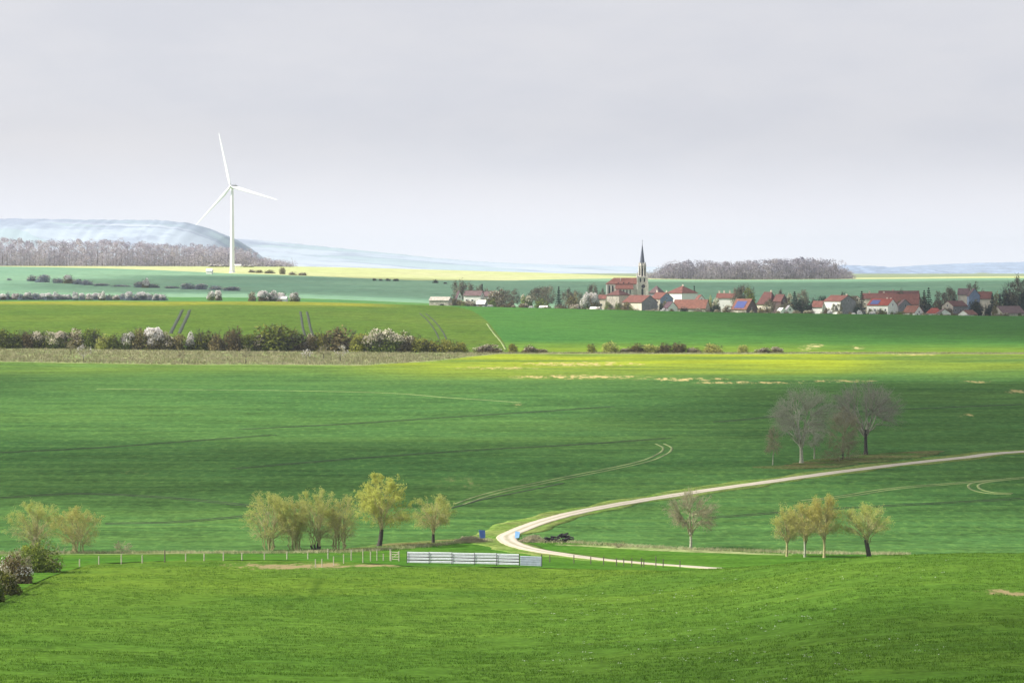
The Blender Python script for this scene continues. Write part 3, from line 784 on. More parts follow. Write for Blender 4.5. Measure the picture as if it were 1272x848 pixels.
willow(42, 686, 62, 59, 'yellow tipped willow rising behind the dark bush at the pasture corner', 'leaf_olive', 1, 5200, stems=9, r0=.09, head=.08, cz=.55, zmin=-.85)
willow(96, 687, 52, 58, 'yellow tipped willow fanning from dark stems, right of the corner bush', 'leaf_olive', 2, 4600, stems=9, r0=.09, head=.08, cz=.55, zmin=-.85)
willow(334, 683, 58, 69, 'broadest willow of the bushy row, at its left end', 'leaf_olive', 3, 5600, stems=9, r0=.09, head=.08, cz=.55, zmin=-.85)
willow(366, 683, 34, 62, 'slim pale willow in the bushy row, second from its left end', 'leaf_olive', 4, 3000, stems=9, r0=.09, head=.08, cz=.55, zmin=-.85)
willow(393, 683, 42, 70, 'willow with a black stool of stems in the bushy row', 'leaf_olive', 5, 4600, stems=6, r0=.2, head=.1, bark='bark_dark', cz=.55, zmin=-.85)
willow(423, 683, 34, 66, 'thin willow at the right end of the bushy row', 'leaf_olive', 6, 3000, stems=9, r0=.09, head=.08, cz=.55, zmin=-.85)
willow(470, 678, 62, 82, 'tall bright yellow willow with a dark forked trunk', 'leaf_yellow', 7, 9500, head=.25, r0=.42, bark='bark_dark', lean=.5, ltop=.35, zmin=-.8, lsize=.2)
willow(538, 674, 48, 55, 'small round olive willow left of the road bend', 'leaf_olive', 8, 4200, head=.2, r0=.3, bark='bark_dark', ltop=.25, zmin=-.6)
willow(978, 690, 30, 56, 'slender willow at the left end of the right hand clump', 'leaf_olive', 9, 2600, head=.3, r0=.2, D=527)
willow(1000, 690, 34, 64, 'willow with a pale grey trunk in the middle of the right hand clump', 'leaf_olive', 10, 3800, head=.3, r0=.2, bark='bark_grey', D=525)
willow(1024, 690, 38, 71, 'brightest yellow willow of the right hand clump', 'leaf_yellow', 11, 4600, head=.3, r0=.22, D=523)
willow(1081, 691, 58, 61, 'leaning pollard willow with black limbs and a brown crown', 'leaf_olive', 12, 4200, head=.35, r0=.4, bark='bark_dark', lean=-.6, ltop=.2, cz=.66, D=523)

def bare(px, y, wpx, hpx, label, seed, bark, twig, n=1.0, head=.28, r0=.42, rb=.16, cz=.6, a_z=None, leafm=None, nl=0, zmin=-.75, lsize=.12, up=.12, name='bare_tree', D=None, rt=.014, lump=.2, lo=470, hi=1300):
    loc = placeD(px, D) if D else place(px, y, lo, hi)
    s_ = loc[1] / F; W, H = wpx * s_ * 1.16, hpx * s_ * 1.02
    az = a_z or (1 - cz)
    g_ = tree_geo(seed, (.1, .1, H * head), r0, r0 * .7, (0, 0, H * cz), (W / 2, W / 2 * .9, H * az), n1=int(13 * n), n2=int(230 * n), n3=int(2000 * n), n4=int(4000 * n), l3=H * .075, l4=H * .05, up=up, zmin=zmin, t1=.7, rb=rb, rt=rt,
                  nl=nl, lsize=lsize, ltop=0, lump=lump, ljit=.2)
    return build_tree(name, label, 'tree', loc, seed, g_, M[bark], M[leafm] if leafm else None, twig=M[twig])

bare(996, 575, 82, 93, 'large bare grey tree left of the bushy thicket above the track', 21, 'bark_grey', 'bark_grey', 1.15, lump=.12)
bare(1076, 564, 82, 88, 'large bare dark trunked tree right of the bushy thicket above the track', 22, 'bark_dark', 'twig_mid', 1.15, head=.34, lump=.12, zmin=-.6)
bare(1012, 570, 24, 46, 'small pale bare tree half hidden behind the large grey one', 23, 'bark_grey', 'bark_grey', .3, r0=.2, rb=.07, head=.3)
bare(960, 577, 18, 46, 'slim young tree with a thin brown crown at the left end of the bare group', 24, 'bark_grey', 'twig_brown', .35, r0=.13, rb=.05, head=.3, leafm='leaf_brown', nl=600, cz=.6)
bare(1047, 570, 40, 62, 'bushy brown thicket tree between the two large bare trees', 25, 'bark_dark', 'twig_brown', .8, r0=.2, rb=.06, head=.15, cz=.5, leafm='leaf_brown', nl=1600, zmin=-.9)
bare(858, 684, 62, 71, 'lone bare tree with an olive haze of buds beside the ditch', 26, 'bark_grey', 'twig_brown', .8, r0=.24, rb=.09, head=.32, cz=.62, leafm='leaf_olive', nl=700, lsize=.13, D=546)
bare(152, 688, 26, 16, 'low reddish bare shrub beside the ditch right of the leftmost willows', 27, 'bark_grey', 'twig_brown', .3, r0=.06, rb=.03, head=.15, cz=.5, name='bare_shrub')
bare(770, 680, 16, 9, 'small rusty brown shrub on the ditch bank', 28, 'bark_grey', 'twig_brown', .15, r0=.05, rb=.03, head=.15, cz=.5, name='bare_shrub', leafm='leaf_brown', nl=300)
bare(1044, 572, 66, 14, 'low dark bramble patch at the foot of the bare trees', 29, 'bark_dark', 'twig_brown', .5, r0=.05, rb=.03, head=.2, cz=.45, name='bare_shrub', leafm='leaf_brown', nl=1500, zmin=-.9)
for k, (dx, dz) in enumerate([(-.2, 3.1)]):
    pass

# ------------------------------------------------------------------ shrubs
def shrub_geo(seed, W, H, nl, lsize, blossom=0.0, btop=.5, lump=.3, dense_in=.35):
    rng = rs(seed)
    c = (0, 0, H * .48); a = (W / 2, W / 2 * .8, H * .52)
    trunk, br, _ = tree_geo(seed, (0, 0, H * .2), .14, .08, c, a, n1=9, n2=40, n3=160, n4=200, l3=H * .16, l4=H * .1, up=.2, zmin=-.85, stems=4, t1=.3, rb=.06, rt=.025)
    # several overlapping domes of leaves
    nd = rng.randint(6, 9)
    ang = rng.uniform(0, 6.28, nd); rr = rng.uniform(.15, .62, nd)
    cen = np.stack([np.cos(ang) * rr * W / 2, np.sin(ang) * rr * W / 2 * .8, H * rng.uniform(.2, .64, nd)], 1)
    sz = np.stack([W * rng.uniform(.17, .3, nd)] * 2 + [H * rng.uniform(.26, .42, nd)], 1)
    n2_ = 6; an2 = np.arange(n2_) * 6.28 / n2_ + rng.uniform(0, 1); r2 = rng.uniform(.35, .75, n2_)
    cen = np.vstack([cen, np.stack([np.cos(an2) * r2 * W / 2, np.sin(an2) * r2 * W / 2 * .8, np.full(n2_, H * .14)], 1)])
    sz = np.vstack([sz, np.stack([np.full(n2_, W * .22)] * 2 + [H * rng.uniform(.2, .34, n2_)], 1)])
    q = rng.randint(0, nd + n2_, nl)
    v = rng.normal(size=(nl, 3)); v /= np.linalg.norm(v, axis=1)[:, None]
    r = np.where(rng.rand(nl) < dense_in, rng.uniform(.2, .9, nl), rng.normal(.95, .1, nl))
    P = cen[q] + v * r[:, None] * sz[q]
    P[:, 2] = np.where(P[:, 2] < .05, np.abs(P[:, 2]) + .05, P[:, 2])
    lv, fq = leaves_np(rng, P, lsize, .75)
    tint = np.repeat(np.clip(rng.normal(.45, .25, nl) + .25 * (rng.rand(nd + n2_)[q] - .5), 0, 1), 4)
    bl = None
    if blossom > 0:
        nb = int(nl * blossom)
        fz = rng.rand(nd); pick = rng.choice(nd, nb, p=fz / fz.sum())
        v = rng.normal(size=(nb, 3)); v[:, 2] = np.abs(v[:, 2]) * (.4 + btop); v /= np.linalg.norm(v, axis=1)[:, None]
        Pb = cen[pick] + v * rng.normal(1.04, .07, nb)[:, None] * sz[pick]
        b = leaves_np(rng, Pb, lsize * .8, .9); bl = (b[0], b[1], np.repeat(rng.rand(nb), 4))
    return trunk, br, (lv, fq, tint), bl

SHR = {}
def shrub_proto(kind, seed):
    """an unlinked-by-name prototype: returns meshes for stems, foliage and blossom at unit scale (W=6, H=6)"""
    key = (kind, seed)
    if key in SHR: return SHR[key]
    K = {'green': ('leaf_green', 0, None), 'lime': ('leaf_lime', 0, None), 'brown': ('leaf_brown', 0, None), 'olive': ('leaf_olive', 0, None),
         'dark': ('leaf_dark', 0, None), 'pink': ('leaf_green', .6, 'blossom_pink'), 'white': ('leaf_green', 1.2, 'blossom'), 'pale': ('leaf_brown', .22, 'blossom_pink'),
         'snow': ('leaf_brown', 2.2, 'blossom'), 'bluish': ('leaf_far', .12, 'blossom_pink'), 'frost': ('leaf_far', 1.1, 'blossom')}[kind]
    tr, br, lf, bl = shrub_geo(seed, 6.0, 6.0, 2000, .5, K[1])
    n0 = len(tr[0])
    st = mesh_np('stems', np.vstack([tr[0], br[0]]), np.vstack([tr[1], br[1] + n0]), M['bark_dark'])
    fo = mesh_np('foliage', lf[0], lf[1], M[K[0]], tint=lf[2])
    bm = mesh_np('blossom', bl[0], bl[1], M[K[2]], tint=bl[2]) if bl else None
    SHR[key] = (st, fo, bm)
    return SHR[key]

def shrub(kind, seed, loc, W, H, label, group=None, cat='shrub', name='shrub', rz=None):
    st, fo, bm = shrub_proto(kind, seed)
    t = thing(name, label, cat, loc, (seed * 1.7 + loc[0] * .13) if rz is None else rz, group, (W / 6.0, W / 6.0, H / 6.0))
    link('stems', st, t); link('foliage', fo, t)
    if bm: link('blossom', bm, t)
    return t

KN = {'green': 'dark green', 'lime': 'yellowish green', 'brown': 'brown bare-twigged', 'olive': 'olive', 'dark': 'blackish green', 'pink': 'pinkish blossoming',
      'white': 'white blossoming', 'pale': 'pale brown', 'snow': 'thickly white blossoming', 'bluish': 'bluish grey', 'frost': 'white flecked'}
# the long hedge (pixel x of the centre, width px, height px, kind)
HEDGE = [(-22, 30, 27, 'green'), (4, 30, 27, 'green'), (22, 24, 25, 'green'), (36, 22, 25, 'brown'), (49, 24, 27, 'pink'), (64, 22, 23, 'pink'), (76, 22, 24, 'pink'), (93, 26, 27, 'pale'), (113, 24, 28, 'green'),
         (128, 20, 22, 'olive'), (142, 22, 22, 'green'), (157, 20, 27, 'white'), (171, 20, 30, 'brown'), (191, 24, 31, 'snow'), (206, 22, 25, 'pale'), (221, 22, 22, 'brown'), (238, 14, 24, 'white'), (252, 26, 29, 'green'),
         (271, 24, 28, 'brown'), (291, 26, 32, 'brown'), (309, 24, 24, 'green'), (324, 22, 22, 'pale'), (345, 54, 37, 'green'), (368, 26, 24, 'brown'), (384, 20, 26, 'pale'), (400, 24, 30, 'lime'), (424, 42, 33, 'brown'), (448, 24, 27, 'lime'),
         (465, 28, 31, 'pink'), (484, 30, 31, 'pink'), (502, 26, 28, 'pale'), (520, 26, 23, 'lime'), (538, 26, 19, 'lime'), (556, 24, 18, 'lime'), (572, 20, 15, 'lime')]
for i, (px, w, h, kd) in enumerate(HEDGE):
    D = 1254 + (i * 37 % 9) * .6
    loc = placeD(px, D); s_ = D / F
    nth = i + 1
    lab = '%s shrub in the long hedge, %s from its left end' % (KN[kd], ['first', 'second', 'third', 'fourth', 'fifth', 'sixth', 'seventh', 'eighth', 'ninth', 'tenth', 'eleventh', 'twelfth', 'thirteenth', 'fourteenth', 'fifteenth', 'sixteenth', 'seventeenth', 'eighteenth', 'nineteenth', 'twentieth'][i] if i < 20 else
                                                                ['twentieth', 'twenty-first', 'twenty-second', 'twenty-third', 'twenty-fourth', 'twenty-fifth', 'twenty-sixth', 'twenty-seventh', 'twenty-eighth', 'twenty-ninth', 'thirtieth', 'thirty-first', 'thirty-second', 'thirty-third', 'thirty-fourth', 'thirty-fifth'][i - 19])
    shrub(kd, 100 + i % 7, (loc[0], loc[1], loc[2] - .1), w * s_ * 1.18, h * s_ * .93, lab, 'shrubs of the long hedge')
LOW = [(606, 34, 11, 'pale', 'low pale brown brushwood just right of the long hedge'), (637, 13, 12, 'lime', 'yellowish green round shrub at the foot of the pale field path'), (656, 20, 10, 'pale', 'low pale brown shrub right of the yellowish round one'),
       (672, 16, 6, 'pale', 'very low pale shrub on the field verge'), (735, 13, 13, 'lime', 'small yellowish shrub, left one of the pair on the verge'), (758, 20, 14, 'olive', 'olive shrub, right one of the pair on the verge'),
       (776, 12, 6, 'pale', 'tiny pale shrub right of the olive pair'), (791, 22, 12, 'brown', 'brown shrub at the left end of the low row under the church'), (808, 24, 11, 'olive', 'olive shrub second in the low row under the church'), (824, 22, 13, 'brown', 'brown shrub in the middle of the low row under the church'),
       (843, 20, 14, 'brown', 'taller brown shrub at the right end of the low row under the church'), (862, 20, 8, 'pale', 'low pale shrub between the row and the olive round shrub'), (885, 24, 12, 'olive', 'olive round shrub with a pale skirt on the verge'),
       (923, 13, 11, 'olive', 'small lone olive shrub on the verge'), (949, 20, 7, 'pale', 'low pale scrub right of the lone olive shrub'), (965, 16, 8, 'pale', 'last low pale scrub towards the right of the verge')]
for i, (px, w, h, kd, lab) in enumerate(LOW):
    D = 1253; loc = placeD(px, D); s_ = D / F
    shrub(kd, 100 + i % 7, (loc[0], loc[1], loc[2] - .1), w * s_ * 1.15, h * s_ * 1.05, lab)
# pasture corner bushes
for (px, y, w, h, kd, sd, lab) in [(46, 710, 44, 34, 'brown', 103, 'big dark green and brown bush at the corner of the pasture fence'), (20, 724, 30, 30, 'brown', 104, 'blackish bush sprinkled with white blossom left of the big corner bush'),
                                   (3, 738, 26, 26, 'brown', 105, 'dark olive bush at the near end of the three corner bushes'), (-12, 748, 22, 24, 'green', 106, 'green bush just beyond the near corner bush')]:
    loc = place(px, y, 300, 500); s_ = loc[1] / F
    tr, br, lf, bl = shrub_geo(sd + 40, w * s_ * 1.55, h * s_ * 1.25, 7000, .26, .06 if sd == 104 else 0, lump=.35, dense_in=.5)
    t = thing('bush', lab, 'bush', (loc[0], loc[1], loc[2] - .05), 0)
    link('stems', mesh_np('stems', np.vstack([tr[0], br[0]]), np.vstack([tr[1], br[1] + len(tr[0])]), M['twig_brown']), t)
    link('foliage', mesh_np('foliage', lf[0], lf[1], M['leaf_green' if kd == 'green' or sd in (103, 105) else 'leaf_brown'], tint=lf[2]), t)
    if bl: link('blossom', mesh_np('blossom', bl[0], bl[1], M['blossom'], tint=bl[2]), t)
    if sd == 103:
        for nm, px_, dz, ly in (('ivy_clump', -1.6, .88, 'leaf_lime'), ('ivy_clump', -.4, .8, 'leaf_lime')):
            rng = rs(int(dz * 100)); n = 260
            v = rng.normal(size=(n, 3)); v /= np.linalg.norm(v, axis=1)[:, None]
            P = np.array([px_, -.6, h * s_ * dz]) + v * rng.uniform(.2, 1, n)[:, None] * [.55, .5, .5]
            q = leaves_np(rng, P, .2, .8); link(nm, mesh_np(nm, q[0], q[1], M[ly], tint=np.repeat(rng.rand(n), 4)), t)

# little orchard trees standing on the bank
for i, (px, y, w, h, bl, lab) in enumerate([(88, 440, 8, 15, 0, 'tiny bare tree left on the grass bank'), (104, 449, 15, 22, 1, 'small dark tree with white blossom left on the grass bank'), (226, 451, 9, 16, 0, 'small bare tree on the bank below the first tramlines'), (305, 452, 13, 22, 0, 'small twiggy tree on the bank left of the tallest hedge shrub'),
                                            (380, 447, 12, 14, 1, 'small blossoming tree on the bank right of the tallest hedge shrub'), (402, 446, 16, 18, 0, 'small pale budding tree on the bank, middle of three'), (423, 449, 18, 22, 1, 'largest small blossoming tree at the right end of the bank')]):
    bare(px, y, w, h, lab, 40 + i, 'bark_dark', 'twig_brown', .12, r0=.16, rb=.08, head=.35, cz=.62, rt=.03, leafm='blossom' if bl else 'leaf_brown', nl=160 if bl else 90, lsize=.4, name='orchard_tree', lo=1100, hi=1250)

# ------------------------------------------------------------------ dry tussocks and turf (uncountable)
def tufts(name, pts, mat, label, hgt, blades, seed, wid=.05, spread=.25):
    rng = rs(seed)
    P = np.repeat(pts, blades, 0); n = len(P)
    P = P + np.c_[rng.normal(size=(n, 2)) * spread, np.zeros(n)]
    hh = hgt * rng.uniform(.5, 1.3, n); an = rng.uniform(0, 6.28, n)
    tip = P + np.c_[rng.normal(size=(n, 2)) * (hh * .45)[:, None], hh]
    sd = np.c_[np.cos(an), np.sin(an), np.zeros(n)] * wid
    V = np.stack([P - sd - [0, 0, .05], P + sd - [0, 0, .05], tip], 1).reshape(-1, 3)
    tint = np.repeat(np.clip(np.repeat(fbm(pts[:, 0] / 4, pts[:, 1] / 4, seed, 3), blades) * 1.2 - .1 + rng.normal(0, .15, n), 0, 1), 3)
    return tag(link(name, mesh_np(name, V, np.arange(3 * n).reshape(-1, 3), mat, tint=tint)), label, 'grass', kind='stuff')

def scatter(n, pxa, pxb, Da, Db, seed, bias=1.0):
    rng = rs(seed)
    D = Da + (Db - Da) * rng.rand(n) ** bias
    X = onx(rng.uniform(pxa, pxb, n), D)
    return X, D

X, D = scatter(70000, -120, 1392, 206, 480, 5, 1.25)
keep = (D < np.interp(636 + F * X / D, [0, 70, 120, 200, 300, 500, 900, 1272], [372, 440, 470, 480, 484, 468, 474, 458])) & (fbm(X / 6, D / 8, 12, 3) > .34)
sm = past_attr(X, D, X, D)['soil'] < .3
X, D = X[keep & sm], D[keep & sm]
tufts('grass', np.c_[X, D, gz(X, D) + past_rough(X, D)], M['turf_blade'], 'short green turf of the pasture hill', .13, 5, 6, .035, .22)
X, D = scatter(420, 640, 1180, 230, 400, 15)
kp = fbm(X / 12, D / 12, 44, 2) > .52; X, D = X[kp], D[kp]
rng = rs(16); P = np.c_[X, D, gz(X, D) + past_rough(X, D) + .14]
v, f = leaves_np(rng, np.repeat(P, 4, 0) + rng.normal(size=(len(P) * 4, 3)) * [.12, .12, .02], .055, 1.0)
tag(link('daisies', mesh_np('daisies', v, f, M['blossom'], tint=np.ones(len(v)))), 'tiny white flowers dotted in the right pasture', 'flowers', kind='stuff')
X, D = scatter(9000, -60, 640, 1136, 1249, 7)
kp = (D > np.interp(636 + F * X / D, [0, 200, 450, 540, 620], [1152, 1137, 1132, 1172, 1245]))
X, D = X[kp], D[kp]
tufts('dry_grass', np.c_[X, D, gz(X, D)], M['dry'], 'tussocks of dry grass on the bank below the hedge', .7, 5, 8, .12, .5)
X, D = scatter(2600, 600, 1300, 1244, 1253, 9)
tufts('dry_grass', np.c_[X, D, gz(X, D)], M['dry'], 'thin line of dry grass along the verge between the two green fields', .55, 4, 9, .1, .4)
px = rs(3).uniform(-60, 1130, 3000); DD = B[3]((px - 636) / F * 545 / WD(545.0)) + rs(4).normal(0, 1.4, 3000)
kp = np.abs(px - 640) > 30
X = onx(px, DD)[kp]; DD = DD[kp]
tufts('dry_grass', np.c_[X, DD, gz(X, DD)], M['dry'], 'dry grass along the ditch at the foot of the wheat field', .45, 5, 10, .05, .3)

# ------------------------------------------------------------------ distant shrubs, blossom row
def far_shrubs(lst, group, seed0):
    for i, (px, y, w, h, kd, lab) in enumerate(lst):
        loc = place(px, y, 1900, 3480); s_ = loc[1] / F
        shrub(kd, 100 + (seed0 + i) % 7, (loc[0], loc[1], loc[2] - .2), w * s_, h * s_, lab, group)
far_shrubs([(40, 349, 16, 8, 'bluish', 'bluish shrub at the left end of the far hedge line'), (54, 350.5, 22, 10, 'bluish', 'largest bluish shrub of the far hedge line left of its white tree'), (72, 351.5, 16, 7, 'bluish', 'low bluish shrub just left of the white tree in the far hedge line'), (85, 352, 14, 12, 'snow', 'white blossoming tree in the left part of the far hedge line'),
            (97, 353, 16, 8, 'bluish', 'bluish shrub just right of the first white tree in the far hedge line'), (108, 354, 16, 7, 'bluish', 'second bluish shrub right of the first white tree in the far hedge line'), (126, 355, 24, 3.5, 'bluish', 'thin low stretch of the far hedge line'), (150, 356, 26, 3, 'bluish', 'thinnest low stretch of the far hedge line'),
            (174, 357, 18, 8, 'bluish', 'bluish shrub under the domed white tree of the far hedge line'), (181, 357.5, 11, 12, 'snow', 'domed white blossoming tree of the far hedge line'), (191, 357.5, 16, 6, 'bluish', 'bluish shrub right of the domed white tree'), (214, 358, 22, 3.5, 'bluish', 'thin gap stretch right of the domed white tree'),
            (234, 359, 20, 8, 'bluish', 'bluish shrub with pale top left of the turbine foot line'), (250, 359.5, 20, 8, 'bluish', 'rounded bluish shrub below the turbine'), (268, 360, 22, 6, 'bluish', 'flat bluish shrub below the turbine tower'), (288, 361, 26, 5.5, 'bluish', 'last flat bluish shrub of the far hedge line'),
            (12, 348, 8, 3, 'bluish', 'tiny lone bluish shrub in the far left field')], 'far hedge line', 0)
rng = rs(77)
row = []
for i in range(26):
    px = -6 + i * 8.3; k = ['frost', 'frost', 'snow', 'frost', 'bluish'][(i * 7 + i // 3) % 5]
    row.append((px, 373.2, rng.uniform(10, 14), rng.uniform(8.5, 12.5), k, '%s tree of the row behind the crest, %s from its left end' % ({'white': 'white flecked', 'pale': 'pale brown', 'snow': 'snowy white', 'bluish': 'bluish', 'frost': 'white flecked'}[k], ['first', 'second', 'third', 'fourth', 'fifth', 'sixth', 'seventh', 'eighth', 'ninth', 'tenth', 'eleventh', 'twelfth', 'thirteenth', 'fourteenth', 'fifteenth', 'sixteenth', 'seventeenth', 'eighteenth', 'nineteenth', 'twentieth', 'twenty-first', 'twenty-second', 'twenty-third', 'twenty-fourth', 'twenty-fifth', 'twenty-sixth'][i])))
row += [(262, 374, 9, 13, 'white', 'thin white tree below the turbine, left of a pair'), (271, 374, 9, 14, 'snow', 'white tree below the turbine, right of a pair'), (313, 374, 12, 12, 'pale', 'pale greenish tree left of the pale blue shed'), (326, 374, 14, 13, 'snow', 'white tree at the left end of the pale blue shed'), (338, 373, 16, 13, 'white', 'white tree leaning over the pale blue shed'), (350, 373, 14, 12, 'snow', 'white tree at the right end of the pale blue shed'), (366, 374, 14, 13, 'white', 'white tree standing alone right of the pale blue shed')]
def blossom_row(lst):
    for i, (px, y, w, h, kd, lab) in enumerate(lst):
        D = 2090 + (i % 4) * 6; loc = placeD(px, D); s_ = D / F
        top = CZ - (373.6 - h - YH) * D / F
        shrub(kd, 100 + i % 7, (loc[0], loc[1], loc[2] - .2), w * s_ * 1.1, max(3.0, top - loc[2]), lab, 'blossom trees behind the crest', 'tree', 'blossom_tree')
blossom_row(row)
far_shrubs([(465, 348.5, 6, 3.5, 'dark', 'small dark shrub first of the far row left of the village'), (473, 348.6, 6, 3, 'dark', 'small dark shrub second of the far row left of the village'), (482, 348.8, 7, 3.5, 'dark', 'small dark shrub third of the far row left of the village'), (492, 349, 8, 3.5, 'dark', 'small dark shrub last of the far row left of the village'),
            (541, 351.5, 8, 5, 'dark', 'rounded dark shrub alone in the far field left of the village'), (553, 352.5, 5, 2.5, 'dark', 'tiny dark shrub right of the rounded one in the far field')], 'far dark shrubs', 3)
far_shrubs([(313, 338.5, 10, 4, 'pale', 'pale brown shrub right of the turbine foot'), (322, 339, 10, 4.5, 'brown', 'brown shrub right of the turbine foot'), (335, 339.5, 14, 5, 'brown', 'brown shrubs clump further right of the turbine foot'), (351, 340.5, 9, 9, 'brown', 'taller brown tree right of the turbine foot'),
            (364, 341.5, 12, 4.5, 'pale', 'pale shrub right of the taller brown tree'), (376, 342, 12, 4, 'pale', 'last pale shrub right of the turbine foot')], 'shrubs in the sunlit field', 5)

# ------------------------------------------------------------------ the two far woods (each reads as one mass)
def wood(name, label, D0, prof, base_y, depth, step, seed, leaf=1.05):
    rng = rs(seed)
    VV, FF, TT = [], [], []; VB, FB = [], []; n0 = 0; nb = 0
    xs = np.array([p[0] for p in prof], float); ys = np.array([p[1] for p in prof], float); bs_ = np.array([p[2] for p in prof], float)
    for row_ in range(5):
        D = D0 + row_ * depth / 5
        px = xs[0] + rng.uniform(0, step)
        while px < xs[-1]:
            dd = D + rng.uniform(-8, 8)
            X = onx(px, dd); zb = g1(X, dd)
            top = CZ - (np.interp(px, xs, ys) + rng.uniform(-1.0, 3.5) * (.6 + .8 * rng.rand()) - YH) * dd / F
            H = max(4, top - zb)
            w = rng.uniform(4, 11); H *= 1 + .16 * (fbm(px / 14.0, row_ * .7, seed, 2) - .5) * 2
            tt = rng.rand() * .8 + .1
            for lev in range(4):
                n = 95; rad_ = w * rng.uniform(.55, .95) * (1.15 - .12 * lev)
                hz_ = (H - rad_ * .9) * (lev + .3 + .5 * rng.rand()) / 3.8 + rad_ * .2
                if lev == 3: hz_ = H - rad_ * .8
                c = np.array([X + rng.normal() * w * .85, dd + rng.normal() * 5, zb + max(hz_, .5)])
                v = rng.normal(size=(n, 3)); v /= np.linalg.norm(v, axis=1)[:, None]
                P = c + v * (rad_ * np.array([1, 1, .85])) * rng.uniform(.6, 1.05, n)[:, None]
                q, f = leaves_np(rng, P, leaf, .8); VV.append(q); FF.append(f + n0); n0 += len(q)
                TT.append(np.repeat(np.clip(tt + rng.normal(0, .1) + rng.normal(0, .16, n), 0, 1), 4))
            nu_ = 40
            P = np.c_[X + rng.normal(0, w * .7, nu_), dd + rng.normal(0, 4, nu_), zb + H * .32 * rng.rand(nu_) ** 1.5]
            q, f = leaves_np(rng, P, leaf * 1.2, .8); VV.append(q); FF.append(f + n0); n0 += len(q); TT.append(np.repeat(np.clip(tt - .2 + rng.normal(0, .15, nu_), 0, 1), 4))
            q, f = tubes_np(np.array([[X, dd, zb - 1]]), np.array([[X + rng.normal() * .6, dd, zb + H * .7]]), np.array([.22]), np.array([.1]), 4)
            VB.append(q); FB.append(f + nb); nb += len(q)
            px += rng.uniform(.6, 1.3) * step
    o = tag(link(name, mesh_np(name, np.vstack(VV), np.vstack(FF), M['leaf_wood'], tint=np.concatenate(TT))), label, 'wood', kind='stuff')
    t = link('trunks', mesh_np('trunks', np.vstack(VB), np.vstack(FB), M['bark_dark']), o); t['kind'] = 'stuff'
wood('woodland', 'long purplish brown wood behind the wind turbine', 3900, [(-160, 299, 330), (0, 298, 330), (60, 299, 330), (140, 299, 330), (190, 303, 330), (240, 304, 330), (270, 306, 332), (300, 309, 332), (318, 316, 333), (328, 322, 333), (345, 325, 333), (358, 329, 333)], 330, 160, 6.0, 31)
wood('woodland', 'rounded greyish brown wood on the skyline right of the church spire', 3690, [(811, 342, 347), (820, 334, 347), (830, 328, 347), (845, 324, 347), (870, 323, 347), (900, 325, 347), (930, 324, 347), (960, 322, 347), (1000, 320, 347), (1020, 322, 347), (1035, 326, 347), (1045, 333, 347), (1051, 344, 347)], 347, 130, 5.5, 32)

